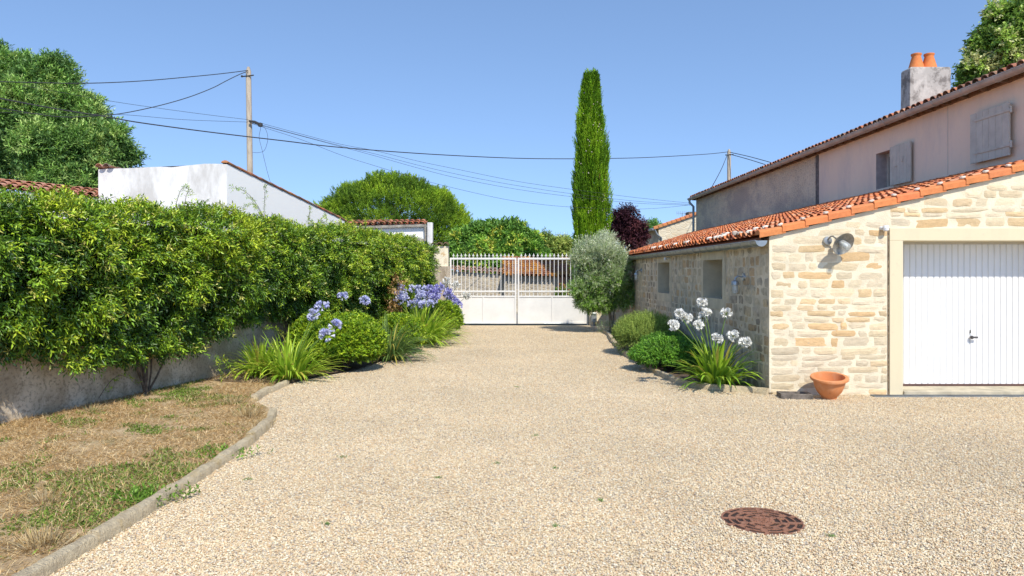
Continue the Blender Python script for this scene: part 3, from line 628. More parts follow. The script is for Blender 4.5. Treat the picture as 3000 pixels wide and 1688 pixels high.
m = MB(); m.lathe([(.045, -.05), (.05, .0), (.05, .09), (.042, .115), (.02, .128), (0, .13)], 24, mt); m.build('glass', GLASS, lm, smooth=True)
m = MB(); m.lathe([(.018, -.05), (.02, .0), (.026, .02), (.028, .06), (.018, .09), (0, .1)], 14, mt); m.build('bulb', BULB, lm, smooth=True)
def bulkhead(y, z, lab, s=1.0):
    e = empty('wall_lamp', (XS, y, z)); tag(e, lab, 'wall lamp', 'small galvanised lamps on the side wall')
    m = MB(); m.lathe([(0, .03), (.055*s, .028), (.06*s, .0)], 18, Matrix.Translation((0, 0, .05))@Matrix.Rotation(math.radians(-90), 4, 'Y')); m.build('mounting_plate', PLATE, e, smooth=True)
    m = MB(); m.tube([(-.02, 0, .05), (-.10, 0, .06), (-.14, 0, .035), (-.145, 0, -.01)], .014*s, 8); m.build('arm', PLATE, e, smooth=True)
    mt = Matrix.Translation((-.145, 0, -.05)); m = MB(); m.lathe([(0, .05), (.03, .045), (.055, .03), (.06, .01), (.06, -.025), (.045, -.03), (0, -.03)], 20, mt); m.build('lamp_cap', PLATE, e, smooth=True)
    m = MB(); m.lathe([(.045, -.03), (.046, -.12), (.036, -.155), (0, -.17)], 18, mt); m.build('glass', GLASS, e, smooth=True)
    m = MB(); m.lathe([(.018, -.03), (.022, -.1), (0, -.12)], 12, mt); m.build('bulb', BULB, e, smooth=True)
bulkhead(11.3, 1.62, 'small grey lamp between the garage corner and the larger near window')
bulkhead(19.6, 1.75, 'small grey lamp on the side wall behind the olive tree')
def sensor(p, ax, lab, r=.035):
    e = empty('motion_sensor', p); tag(e, lab, 'sensor', 'white motion sensors')
    A = Vector(ax); m = MB(); s = Vector((-A.y, A.x, 0)); mt = Matrix.Translation(A*.02)
    m.tube([(0, 0, 0), tuple(A*.03)], .028, 10); m.tube([tuple(A*.03), tuple(A*.06+Vector((0, 0, .0)))], .012, 8); m.build('bracket', WHITE, e, smooth=True)
    m = MB(); m.lathe([(0, .035), (r*.8, .033), (r, .02), (r, -.012), (r*.9, -.014), (r*.9, -.02), (r, -.022), (r, -.03), (r*.7, -.045), (0, -.05)], 18, Matrix.Translation(A*.085)); m.build('sensor_head', WHITE, e, smooth=True)
sensor((5.40, YG, 2.37), (.35, -.9, 0), 'white motion sensor at the upper corner of the garage door surround', .042)
sensor((XS-.012, 16.33, 2.06), (-1, 0, 0), 'white motion sensor above the farther small window')
# drain channel in front of the door
dc = empty('drain_channel', (5.2, 10.03, 0)); tag(dc, 'narrow galvanised drain grating along the garage threshold', 'drain')
m = MB(); L = 3.2; m.box(0, L, 0, .012, -.01, .016); m.box(0, L, .118, .13, -.01, .016); m.build('frame', ZINC, dc)
m = MB()
for k in range(int(L/.022)): m.box(k*.022, k*.022+.009, .014, .116, .0, .013)
m.build('grating', ZINC, dc); m = MB(); m.quad((0, .012, .0015), (L, .012, .0015), (L, .118, .0015), (0, .118, .0015)); m.build('channel', DARK, dc)  # flat dark sheet stands in for the shaded hollow under the bars
# terracotta bowl
pt = empty('flower_pot', (4.50, 9.90, .012)); pt.scale = (.9, .9, .9); pt.rotation_euler = (math.radians(9), math.radians(-3), 0); tag(pt, 'empty round terracotta bowl standing on the gravel by the garage wall', 'flower pot')
m = MB(); m.lathe([(0, .0), (.105, .0), (.115, .012), (.112, .03), (.135, .055), (.18, .115), (.212, .19), (.225, .25), (.228, .275), (.236, .282), (.236, .292), (.268, .30), (.274, .318), (.268, .338), (.25, .346), (.222, .340), (.212, .30), (.20, .21), (.16, .11), (.10, .055), (0, .045)], 56); m.build('bowl', TERRA, pt, smooth=True)
bx = empty('boot_scraper_box', (4.06, 9.98, 0), math.radians(-8)); bx.name = 'wooden_tray'; tag(bx, 'low square grey wooden tray on the gravel left of the terracotta bowl', 'tray')
m = MB(); a, b = .21, .14
m.box(-a, a, -b, -b+.045, 0, .075); m.box(-a, a, b-.045, b, 0, .07); m.box(-a, -a+.05, -b+.045, b-.045, 0, .072); m.box(a-.05, a, -b+.045, b-.045, 0, .072); m.build('rim', WOODG, bx, bevel=.006)
m = MB(); m.box(-a+.05, a-.05, -b+.045, b-.045, 0, .022); m.build('tray_floor', flatmat('tray_floor_grey', (.24, .22, .2), .8), bx)
# manhole cover
mh = empty('manhole_cover', (1.816, 5.02, 0)); mh.rotation_euler = (0, 0, .3); tag(mh, 'round rusty cast-iron grating set in the gravel', 'drain cover')
m = MB(); RO = .275
def arcseg(r0, r1, a0, a1, z0, z1):
    n = max(2, int((a1-a0)/.12)); prev = None
    for k in range(n+1):
        a = a0+(a1-a0)*k/n; c, s = math.cos(a), math.sin(a); ring = [m.v((r0*c, r0*s, z0)), m.v((r1*c, r1*s, z0)), m.v((r1*c, r1*s, z1)), m.v((r0*c, r0*s, z1))]
        if prev:
            for j in range(4): m.f(prev[j], prev[(j+1) % 4], ring[(j+1) % 4], ring[j])
        else: m.f(*ring[::-1])
        prev = ring
    m.f(*prev)
for r0, r1 in ((.262, .275), (.214, .228), (.166, .180), (.118, .132), (.0, .084)): arcseg(max(r0, .001), r1, 0, 2*math.pi-.001, -.02, .0075)
for j, (r0, r1, n) in enumerate(((.228, .262, 12), (.180, .214, 8), (.132, .166, 8), (.084, .118, 6))):
    for k in range(n):
        a = 2*math.pi*k/n+(.2 if j % 2 else 0); w_ = .013/r0*(1.6 if n == 8 else 1); arcseg(r0-.001, r1+.001, a-w_, a+w_, -.02, .007)
for _ in range(34):
    r = .075*math.sqrt(random.random()); a = random.random()*6.28; m.box(r*math.cos(a)-.006, r*math.cos(a)+.006, r*math.sin(a)-.004, r*math.sin(a)+.004, .007, .012)
for r in (.221, .173, .125):
    for k in range(28):
        a = k*.2244; m.box(r*math.cos(a)-.004, r*math.cos(a)+.004, r*math.sin(a)-.004, r*math.sin(a)+.004, .007, .011)
m.build('cover', RUST, mh)
m = MB(); m.lathe([(.001, .0015), (.27, .0015)], 40); m.build('shaft', flatmat('cavity_dark', (.035, .018, .012), .9, bumpv=0), mh)  # flat dark disc, painted for the unlit hollow below the grating
# ================================================================== gate
GY = 23.9; GX0, GXM, GX1 = -1.72, .51, 2.82
def leaf(x0, x1, lab, mid_on_left):
    e = empty('gate_leaf', (x0, GY, 0)); tag(e, lab, 'gate', 'pale grey double driveway gate'); L = x1-x0; t = .03
    m = MB(); m.box(0, .055, -t, t, .05, 2.24); m.box(L-.055, L, -t, t, .05, 2.24); m.box(.055, L-.055, -t, t, 2.18, 2.24); m.box(.055, L-.055, -t+.004, t-.004, 1.10, 1.15); m.box(.055, L-.055, -t, t, .93, .98); m.box(.055, L-.055, -t, t, .05, .11)
    pm = L*.5
    m.box(pm-.02, pm+.02, -t+.003, t-.003, .11, .93); m.build('frame', GATE, e, bevel=.004)
    for a, b in ((.055, pm-.02), (pm+.02, L-.055)):
        m = MB(); m.box(a, b, -.008, .008, .11, .93); m.build('panel', GATE, e)
    n = 16
    for k in range(n):
        x = .055+(L-.11)*(k+.5)/n; m = MB(); m.tube([(x, 0, .97), (x, 0, 2.19)], .012, 6, False); m.tube([(x, 0, 2.235), (x, 0, 2.28), (x, 0, 2.31), (x, 0, 2.335), (x, 0, 2.39)], [.010, .010, .024, .018, .001], 6); m.box(x-.038, x+.038, -.008, .008, 2.292, 2.312); m.build('bar', GATE, e)
    m = MB(); m.tube([(.35+mid_on_left*.5, -.06, .07), (.35+mid_on_left*.5+1.0, -.06, .07)], .018, 8); m.build('opener_arm', PLATE, e, smooth=True)
    return e
leaf(GX0, GXM-.02, 'left leaf of the pale grey metal driveway gate', 0); leaf(GXM+.02, GX1, 'right leaf of the gate, shaded by the olive tree', 1)
def pier(x0, x1, zt, lab, caps=True):
    e = empty('gate_pier', ((x0+x1)/2, GY, 0)); tag(e, lab, 'gate pier'); w_ = (x1-x0)/2; D = .22
    m = MB(); m.box(-w_, w_, -D, D, -.05, zt)
    stones(m, (-w_, -D, 0), (1, 0, 0), (0, -1, 0), 2*w_, .0, lambda u: zt-.01, [], PAL1, (.16, .30), (.25, .6), .01)
    m.build('masonry', [MORTAR, STONE], e)
    if caps:
        m = MB(); V = Vector((0, 1, .0)); m.c = (.45, .3, .2); canal(m, (-w_-.02, -D-.05, zt), (1, 0, 0), (0, .98, .12), (0, -.12, .98), 3, 2, (2*w_+.04)/3, .25, [(.42,.27,.18),(.36,.22,.15)]); m.build('tile_cap', TILEO, e)
pier(-2.33, -1.76, 2.62, 'pale stone gate pier with tile cap at the end of the hedge')
# right pier & wall running to outbuilding
e = empty('boundary_wall', (2.9, GY, 0)); tag(e, 'stone boundary wall between gate and outbuilding, behind the olive tree', 'wall')
m = MB(); m.box(0, 2.6, -.2, .2, -.05, 2.0); stones(m, (0, -.2, 0), (1, 0, 0), (0, -1, 0), 2.6, 0, lambda u: 1.97, [], PAL1, (.14, .26), (.2, .5), .01); m.build('masonry', [MORTAR, STONE], e)
e = empty('gate_post', (2.86, GY-.02, 0)); tag(e, 'slim grey metal post at the right-hand end of the gate', 'post'); m = MB(); m.box(-.03, .03, -.05, .05, 0, 2.2); m.build('post', ZINC, e, bevel=.004)
e = empty('gate_motor', (3.03, GY-.3, 0)); tag(e, 'small grey gate motor box beside the right gate post', 'motor box'); m = MB(); m.box(-.08, .08, -.07, .07, .12, .44); m.build('housing', PLATE, e, bevel=.02); m = MB(); m.box(-.03, .03, -.03, .03, 0, .12); m.build('bracket', ZINC, e)
# ================================================================== left boundary: retaining wall
T = Vector((.247, .969, 0)).normalized(); Nw = Vector((T.y, -T.x, 0))      # along the wall; towards the yard
def wp(s, d, z): p = Vector((-5.67, 8.14, 0))+T*s+Nw*d; return Vector((p.x, p.y, z))
rw = empty('retaining_wall', wp(0, 0, 0)); tag(rw, 'stained grey rendered wall beneath the climbing hedge', 'wall')
m = MB(); P0, P1 = wp(-8, 0, 0), wp(16.1, 0, 0); B0, B1 = wp(-8, -.25, 0), wp(16.1, -.25, 0); zt = 1.95
for a, b in ((P0, P1), (B1, B0)): m.quad((a.x, a.y, -.05), (b.x, b.y, -.05), (b.x, b.y, zt), (a.x, a.y, zt))
m.quad(*[(p.x, p.y, zt) for p in (P0, P1, B1, B0)]); m.quad((P1.x, P1.y, -.05), (B1.x, B1.y, -.05), (B1.x, B1.y, zt), (P1.x, P1.y, zt))
o = m.build('render', RETW, rw); o.location = -rw.location
# ---- hedge / climber
HG = empty('climbing_hedge', wp(2, .1, 0)); tag(HG, 'long dense evergreen climber with yellow-green leaves covering the left wall', 'hedge')
def hedge():
    s0, s1 = -3.2, 13.15
    def prof(s, u):
        """u 0 (ragged lower edge) .. 1 (top back) -> d, z"""
        zb = np.interp(s, [-3, 0, 1, 2.1, 3.4, 4.3, 5.0, 7, 11, 15], [1.0, .88, .62, .56, .66, 1.0, .95, .7, .6, .5]); zt_ = np.interp(s, [-3, 0, 2, 5, 8, 12, 14, 15], [2.62, 2.60, 2.62, 2.66, 2.64, 2.64, 2.52, 2.2])
        th = np.interp(s, [-3, 6, 10, 14, 15], [.62, .62, .70, .55, .4])
        v = np.clip(u/.78, 0, 1); z = zb+(zt_-.12-zb)*v; d = th*(.22+.78*np.sin(np.clip(v*1.25, 0, 1)*math.pi/2))
        k = np.clip((u-.78)/.22, 0, 1); z = z+.12*np.sin(k*math.pi/2); d = d*(1-k)-.5*k; return d, z
    n = 30000; s = s0+(s1-s0)*R.random(n)**1.15; u = R.random(n)
    n2 = R.random(n) < np.clip(1.5-s/16, .5, 1); 
    d, z = prof(s, u); d2, z2 = prof(s, u+.02); nd_ = z2-z; nz_ = -(d2-d); q = np.sqrt(nd_**2+nz_**2)+1e-6; nd_ /= q; nz_ /= q
    Q = np.stack([s, d*1.2, z], 1); lump = (vn(Q, 1.6, 1)-.5)*.42+(vn(Q, 4.2, 2)-.5)*np.where(u > .6, .26, .48)+(vn(Q, 10, 3)-.5)*.22-.10*R.random(n)**.7*1.5+.03
    d = d+nd_*lump; z = z+nz_*lump*.8
    d = np.maximum(d, -.8)
    end = np.clip((s-12.7)/.5, 0, 1)
    B = np.array([-5.67, 8.14, 0]); Tn = np.array(T); Nn = np.array(Nw)
    P = B+Tn*s[:, None]+Nn*d[:, None]; P[:, 2] = z
    N = Nn*nd_[:, None]+np.array([0, 0, 1])*nz_[:, None]; D = N+R.normal(size=(n, 3))*.5+Tn*end[:, None]; D[:, 2] += -.05+.25*(u > .7)
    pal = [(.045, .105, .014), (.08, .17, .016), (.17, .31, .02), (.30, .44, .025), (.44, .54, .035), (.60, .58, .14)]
    br = vn(Q, 2.1, 6)*.6+u*.45+(lump+.08)*1.2+R.normal(size=n)*.22; pick = np.clip(np.digitize(br, [.36, .56, .78, 1.0, 1.38]), 0, 5)  # leaves lighter toward top and on lumps: light put into leaf colour
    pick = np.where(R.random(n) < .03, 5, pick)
    big = s < 5
    out = []
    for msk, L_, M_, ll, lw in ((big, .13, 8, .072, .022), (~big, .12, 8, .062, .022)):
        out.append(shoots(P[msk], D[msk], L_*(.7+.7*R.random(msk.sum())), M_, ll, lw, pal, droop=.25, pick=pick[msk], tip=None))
    # added dark core sheet: closes the hedge, gives its gaps painted shade
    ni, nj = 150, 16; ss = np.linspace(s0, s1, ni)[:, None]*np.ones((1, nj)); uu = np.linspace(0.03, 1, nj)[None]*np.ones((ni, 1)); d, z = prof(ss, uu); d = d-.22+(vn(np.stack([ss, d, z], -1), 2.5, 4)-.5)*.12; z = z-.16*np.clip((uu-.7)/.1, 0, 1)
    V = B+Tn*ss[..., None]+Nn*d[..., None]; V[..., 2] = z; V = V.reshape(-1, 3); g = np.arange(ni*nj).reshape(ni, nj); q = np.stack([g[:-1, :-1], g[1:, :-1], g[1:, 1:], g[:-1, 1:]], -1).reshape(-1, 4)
    o = npmesh('dark_core', V, q, HEDGECORE, HG, smooth=True); o.location = -HG.location
    # dry brown patch
    n = 260; p = np.array(wp(9.7, .72, 1.15))+R.normal(size=(n, 3))*[.10, .18, .30]; out.append(shoots(p, R.normal(size=(n, 3))+Nn, .1, 7, .05, .02, [(.42, .24, .08), (.30, .15, .06), (.52, .34, .14)], droop=.6))
    V, F, C = merge(out); o = npmesh('foliage', V, F, LEAFH, HG, C); o.location = -HG.location
    # stems at the foot
    for s_, spread in ((2.15, 1), (6.0, .7)):
        for k, (ds, dz, r) in enumerate(((-.55, 1.0, .018), (-.2, 1.1, .03), (.05, 1.1, .022), (.5, .9, .015), (.16, 1.2, .012))):
            m = MB(); a = wp(s_+random.uniform(-.05, .05), .12, 0.0); b = wp(s_+ds*spread, .2, dz); mid = a.lerp(b, .5)+Vector((random.uniform(-.05, .05), 0, .04)); m.tube([a, a.lerp(mid, .5)+Vector((.01, .01, 0)), mid, mid.lerp(b, .5)+Vector((-.015, 0, 0)), b], [r*1.2, r, r*.9, r*.8, r*.6], 7)
            q = m.build('stem', BARK, HG, smooth=True); q.location = -HG.location
    # long loose shoots above the top and below the hem
    sp = []
    for s_, d0, z0, ds, dz, L_ in ((5.2, .1, 2.65, -1.2, .50, 11), (5.1, .1, 2.65, -.1, .62, 7), (5.0, .2, 2.6, -.75, .25, 9), (2.6, .2, 2.6, .2, .38, 5), (2.75, .25, 2.6, .03, .28, 4), (6.7, .1, 2.6, -.1, .4, 6), (7.3, .2, 2.65, -.3, .2, 6), (8.6, .2, 2.65, -.6, .26, 8), (9.2, .2, 2.6, -.25, .32, 6), (3.3, .45, .45, .25, -.34, 7), (3.2, .45, .5, .05, -.36, 7), (4.4, .5, .8, .5, -.12, 8), (1.2, .2, .12, .5, .14, 6)):
        a = wp(s_, d0, z0); b = wp(s_+ds, d0+.1, z0+dz); pts = []
        for k in range(9):
            u = k/8; p = a.lerp(b, u); p.z += .18*math.sin(u*math.pi)*(1 if dz > 0 else .3); pts.append(p)
        st = MB(); st.tube(pts, [.005-.0004*k for k in range(9)], 4); o = st.build('runner', BARK, HG); o.location = -HG.location
        pp = np.array([pts[min(8, int(x*8))].lerp(pts[min(8, int(x*8)+1)], x*8-int(x*8)) for x in np.linspace(.1, 1, L_*2)]); dd = np.array((pts[-1]-pts[0]).normalized())
        sp.append(shoots(pp, dd+R.normal(size=(len(pp), 3))*.5, .06, 5, .05, .014, pal[2:5], droop=.3))
    V, F, C = merge(sp); o = npmesh('loose_shoots', V, F, LEAF, HG, C); o.location = -HG.location
hedge()
# ================================================================== bushes, agapanthus, olive
def bush(x, y, rx, ry, h, lab, pal, ll, lw, n, cat='bush', up=.2, L=.09, tip=None, M=9, name='shrub', spread=.8, group=None, lean=None, mat=None):
    e = empty(name, (x, y, 0.02)); tag(e, lab, cat, group); d = sph(n, -.25); d[:, 2] = np.abs(d[:, 2])*.999 if up > .5 else d[:, 2]
    r = np.array([rx, ry, h*.56]); lump = 1-.16*R.random((len(d), 1))**1.5+.20*(vn(d, 1.9, x)[:, None]-.5)+.12*(vn(d, 5, y)[:, None]-.5)
    P = d*r*lump+np.array([0, 0, h*.46]); P[:, 2] = np.maximum(P[:, 2], .02); D = d+np.array([0, 0, up])+R.normal(size=d.shape)*.3
    if lean is not None: D = D+np.array(lean)
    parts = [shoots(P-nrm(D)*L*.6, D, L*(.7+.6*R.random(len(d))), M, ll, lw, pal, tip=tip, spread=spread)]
    # inner layer of larger leaves in a darker tone
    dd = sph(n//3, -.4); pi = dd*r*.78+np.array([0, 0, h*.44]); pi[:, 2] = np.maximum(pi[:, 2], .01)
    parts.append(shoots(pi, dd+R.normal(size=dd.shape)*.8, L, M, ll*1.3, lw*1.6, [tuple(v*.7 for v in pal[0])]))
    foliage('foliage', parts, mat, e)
    m = MB()
    for k in range(6):
        a = k*1.05; m.tube([(0, 0, -.02), (math.cos(a)*rx*.2, math.sin(a)*ry*.2, h*.3), (math.cos(a)*rx*.5, math.sin(a)*ry*.5, h*.65)], [.015, .01, .004], 5)
    m.build('stem', BARK, e); return e
LAU = [(.22, .36, .02), (.32, .47, .024), (.42, .54, .03), (.14, .27, .02)]
bush(-2.76, 12.8, .68, .62, .94, 'large rounded yellow-green shrub beside the front agapanthus clumps', LAU, .046, .026, 3800, group='rounded shrubs in the left flower bed')
bush(-3.45, 13.5, .55, .5, .92, 'darker rounded shrub tucked under the hedge, left of the largest shrub', LAU, .046, .026, 1800, group='rounded shrubs in the left flower bed')
bush(-2.22, 15.7, .52, .55, .80, 'rounded green shrub in the middle of the left bed', LAU, .046, .026, 2600, group='rounded shrubs in the left flower bed')
bush(-1.62, 19.6, .52, .55, .92, 'small rounded shrub nearest the gate in the left bed', LAU, .046, .026, 2000, group='rounded shrubs in the left flower bed')
bush(2.98, 12.75, .68, .6, .54, 'low glossy green shrub beside the white agapanthus', [(0.112,0.281,0.034), (0.169,0.375,0.037), (0.244,0.488,0.048)], .036, .016, 2600)
bush(3.15, 13.7, .55, .7, .55, 'low green shrub behind the glossy one, against the side wall', [(0.112,0.263,0.034), (0.150,0.338,0.037)], .034, .016, 1400)
bush(3.06, 15.3, .60, .8, .76, 'feathery pale green rosemary bush at the bed edge', [(.34,.46,.10),(.46,.57,.13),(.25,.37,.08)], .027, .0075, 2900, name='rosemary', up=1.1, L=.26, M=22, spread=1.0, mat=LEAFM)
def straps(n, L, W, h, c, lean=(0, 0), seed=0, spread=.10):
    """arching strap leaves from the origin"""
    V = []; F = []; C = []; K = 7
    for i in range(n):
        a = random.uniform(0, 6.283); l = L*random.uniform(.55, 1.1); w_ = W*random.uniform(.7, 1.15); b = Vector((math.cos(a)*spread*random.random(), math.sin(a)*spread*random.random(), 0))
        el = random.uniform(.45, 1.45); d = Vector((math.cos(a)*math.cos(el)+lean[0], math.sin(a)*math.cos(el)+lean[1], math.sin(el))).normalized(); p = b.copy(); cc = np.array(random.choice(c))*random.uniform(.8, 1.2); cur = random.uniform(.10, .30); o = len(V)
        old = random.random() < .07
        if old: cc = np.array((.42, .36, .07)); cur *= 1.4
        for k in range(K+1):
            u = k/K; s = d.cross(Vector((0, 0, 1))); s = s.normalized() if s.length > .01 else Vector((1, 0, 0)); ww = w_*(.75+.6*math.sin(min(1, u*1.6)*1.57))*(1-u**4)*.62+.001
            nn = s.cross(d)
            V += [p-s*ww*.5+nn*ww*.16, p, p+s*ww*.5+nn*ww*.16]; C += [cc*(1+.25*u)]*3
            p = p+d*(l/K); d = (d+Vector((0, 0, -cur*(.3+u*1.6)))).normalized()
            if p.z < .02: p.z = .02
        for k in range(K):
            q = o+k*3; F += [(q, q+1, q+4), (q, q+4, q+3), (q+1, q+2, q+5), (q+1, q+5, q+4)]
    return np.array([tuple(v) for v in V]), np.array(F), np.clip(np.array(C), 0, 1)
def head(e, p0, p1, col, r=.10, n=34, bend=.08):
    """flower head: stalk tube + ball of small trumpet flowers on pedicels, child of the plant"""
    m = MB(); a = Vector(p0); b = Vector(p1); mid = a.lerp(b, .5)+Vector((0, 0, bend)); m.c = (.16, .26, .06)
    m.tube([a, a.lerp(mid, .5)+Vector((0, 0, bend*.3)), mid, mid.lerp(b, .55)+Vector((0, 0, bend*.2)), b], [.008, .0075, .007, .0065, .006], 6)
    st = m.build('stalk', LEAFM, e, smooth=True)
    sk_ = R.normal(size=3)*.25; d = nrm(R.normal(size=(n, 3))*[1, 1, .8]+[0, 0, .55]+sk_); L = r*(.65+.55*R.random(n)); L = np.where(d[:, 2] < -.1, L*.8, L); C = np.array(b); V = []; F = []; K = []; o = 0
    for i in range(n):
        x = d[i]; ref = nrm(np.cross(x, [.3, .2, 1.])); r2 = np.cross(x, ref); t0 = C+x*L[i]*.45; t1 = C+x*L[i]
        # pedicel
        w_ = .0016; V += [C-ref*w_, C+ref*w_, t0+ref*w_, t0-ref*w_]; F += [(o, o+1, o+2), (o, o+2, o+3)]; K += [(.22, .30, .10)]*4; o += 4
        cc = np.array(col[random.randrange(len(col))])*random.uniform(.85, 1.1)
        for k in range(6):
            an = k*math.pi/3; rd = ref*math.cos(an)+r2*math.sin(an); sd = -ref*math.sin(an)+r2*math.cos(an)
            V += [t0, t1+rd*.013-sd*.010, t1+x*.016+rd*.032, t1+rd*.013+sd*.010]; F += [(o, o+1, o+2), (o, o+2, o+3)]; K += [cc*.9, cc, cc, cc]; o += 4
    npmesh('flower_head', np.array(V), np.array(F), PETAL, e, np.clip(np.array(K), 0, 1))
GRN = [(.15, .28, .025), (.21, .36, .03), (.28, .42, .04), (.11, .21, .02)]; YEL = [(.30, .46, .04), (.42, .56, .05), (.22, .38, .03), (.48, .58, .08)]
BLU = [(.44, .42, .80), (.54, .53, .86), (.38, .35, .74), (.64, .64, .90)]; PBL = [(.64, .66, .90), (.54, .56, .85), (.76, .78, .93)]; WHT = [(.93, .92, .88), (.90, .90, .86), (.95, .95, .90)]
def agap(x, y, lab, n, L, W, c, heads=(), col=None, lean=(0, 0), group='agapanthus clumps', spread=.12, hr=.088):
    e = empty('agapanthus', (x, y, .02)); tag(e, lab, 'agapanthus', group)
    V, F, C = straps(int(n*2.6), L, W*1.0, .5, c, lean, spread=spread*1.3); npmesh('leaves', V, F, LEAF, e, C)
    for (hx, hy, hY) in heads:
        p = Vector(at(hx, hy, hY))-Vector((x, y, .02)); k = random.uniform(-.06, .06); head(e, (k, k*.5, .12), p, col, hr)
    return e
def cr(x, y): return ((600+x/2.635)*.8585, (650+y/2.635)*.8585)
A1 = [(*cr(*q), Y) for q, Y in (((905, 655), 12.2), ((835, 722), 12.0), ((1010, 815), 11.7), ((935, 880), 11.6), ((1065, 580), 13.2), ((1235, 615), 13.2))]
agap(-4.02, 12.0, 'leafy agapanthus clump without flowers at the foot of the hedge, farthest left', 75, .75, .040, YEL, (), None, (.05, -.1), 'agapanthus clumps in the left flower bed')
agap(-3.42, 11.65, 'agapanthus with arching yellow-green leaves and loose blue heads, beside the edging stone', 110, .82, .040, YEL, A1[:4], PBL, (.12, -.12), 'agapanthus clumps in the left flower bed', .2, .11)
agap(-2.95, 13.6, 'two tall single blue agapanthus heads rising behind the large rounded shrub', 26, .6, .03, GRN, A1[4:], PBL, (0, 0), 'agapanthus clumps in the left flower bed')
agap(-2.18, 14.2, 'flowerless agapanthus with narrow grey-green leaves between two rounded shrubs', 120, .95, .030, [(.14, .23, .06), (.19, .29, .08), (.11, .19, .04)], (), None, (.15, -.1), 'agapanthus clumps in the left flower bed', .2)
B1 = [(*cr(*q), Y) for q, Y in (((1490, 510), 17.6), ((1500, 572), 17.2), ((1548, 592), 17.3), ((1612, 528), 17.6), ((1662, 565), 17.4), ((1640, 632), 17.2), ((1690, 648), 17.1), ((1572, 780), 16.8))]
B2 = [(*cr(*q), Y) for q, Y in (((1738, 525), 18.6), ((1795, 545), 18.6), ((1765, 598), 18.4), ((1815, 510), 18.8), ((1740, 575), 18.5))]
B3 = [(*cr(*q), Y) for q, Y in (((1875, 565), 20.2), ((1908, 600), 20), ((1960, 650), 19.9), ((1866, 690), 19.6), ((1950, 712), 19.6), ((1930, 625), 20))]
B1 += [(x+random.uniform(-16, 20), y+random.uniform(-12, 14), Y-random.uniform(0, .3)) for x, y, Y in B1[:7]]; B2 += [(x+random.uniform(-14, 18), y+random.uniform(-10, 16), Y-.2) for x, y, Y in B2]; B3 += [(x+random.uniform(-12, 8), y+random.uniform(-12, 12), Y-.2) for x, y, Y in B3[:4]]
agap(-1.9, 17.2, 'agapanthus with crowded pale blue heads over broad arching leaves', 150, 1.1, .044, YEL, B1, PBL, (.12, -.1), 'agapanthus clumps in the left flower bed', .25, .13)
agap(-1.80, 18.5, 'agapanthus with the deepest violet-blue heads in mid bed', 90, .9, .034, GRN, B2, BLU, (.05, -.05), 'agapanthus clumps in the left flower bed', .22, .135)
agap(-1.72, 20.1, 'agapanthus with violet-blue heads leaning over the gravel before the gate', 70, .8, .034, GRN, B3, BLU, (.1, 0), 'agapanthus clumps in the left flower bed', .2, .13)
agap(-1.75, 21.6, 'white-flowered agapanthus beside the left gate pier', 50, .8, .03, GRN, [(*cr(*q), 21.4) for q in ((1870, 470), (1935, 498), (1850, 505), (2015, 580))], WHT, (0, 0), 'agapanthus clumps in the left flower bed', .2, .15)
agap(3.22, 10.82, 'white-flowered agapanthus in the bed at the garage corner', 75, .76, .068, GRN+[(.30, .44, .03)], [(1765, 763, 11.0), (1776, 790, 10.9), (1766, 802, 11.0), (1707.6, 790, 10.8), (1727, 802, 10.9), (1694, 819, 10.7), (1758.5, 820, 10.8), (1827, 790, 10.75), (1805, 852, 10.6), (1844.5, 846, 10.6), (1875, 862, 10.5)], WHT, (0, -.05), None, .14, .076)
# olive
def olive():
    e = empty('olive_tree', (3.2, 20.9, 0)); tag(e, 'young silvery olive tree with round crown in front of the gate', 'tree')
    lob = [((-.35, 0, 1.75), (.72, .7, .72)), ((-.55, .0, 1.25), (.66, .6, .5)), ((.1, 0, 1.4), (.5, .6, .6)), ((-.1, 0, 2.05), (.55, .5, .5)), ((-.75, 0, .95), (.3, .35, .32)), ((.2, 0, 1.0), (.35, .4, .35)), ((-.45, -.1, .85), (.45, .4, .3))]
    sub = []
    for c, q in lob:
        d_ = sph(6, -.5); rr_ = np.array(q)
        for k_ in range(len(d_)): sub.append((tuple(np.array(c)+d_[k_]*rr_*.92), tuple(rr_*.36)))
    P, N = lobe_pts([(c, tuple(v*.82 for v in q)) for c, q in lob]+sub, 480, up=-.8); up = np.clip((P[:, 2:3]-1.1)/.9, -.45, 1.5); D = N*.8+np.array([0, 0, 1])*up*.9+R.normal(size=P.shape)*.3
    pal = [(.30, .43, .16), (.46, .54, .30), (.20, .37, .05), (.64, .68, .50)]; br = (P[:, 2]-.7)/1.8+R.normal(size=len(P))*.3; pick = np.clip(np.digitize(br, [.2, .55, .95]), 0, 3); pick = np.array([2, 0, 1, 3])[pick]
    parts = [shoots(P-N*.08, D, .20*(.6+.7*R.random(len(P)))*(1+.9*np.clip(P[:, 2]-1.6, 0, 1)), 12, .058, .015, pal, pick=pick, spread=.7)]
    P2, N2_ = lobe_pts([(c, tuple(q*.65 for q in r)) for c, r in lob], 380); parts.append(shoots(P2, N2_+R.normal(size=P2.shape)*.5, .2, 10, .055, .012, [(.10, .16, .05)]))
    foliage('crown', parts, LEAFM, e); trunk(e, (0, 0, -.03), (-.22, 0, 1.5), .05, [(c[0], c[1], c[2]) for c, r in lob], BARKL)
    m = MB(); m.tube([(.06, .02, -.02), (.05, .03, .5), (.15, 0, 1.1)], [.03, .025, .015], 7); m.build('trunk', BARKL, e, smooth=True)
    Q = R.normal(size=(60, 3))*[.16, .16, .1]; Q[:, 2] = 0; Q += [-.1, -.15, 0]; npm = foliage('suckers', [shoots(Q, R.normal(size=Q.shape)*.3+[0, 0, 1], .35, 12, .05, .01, pal)], LEAFM, e)
olive()
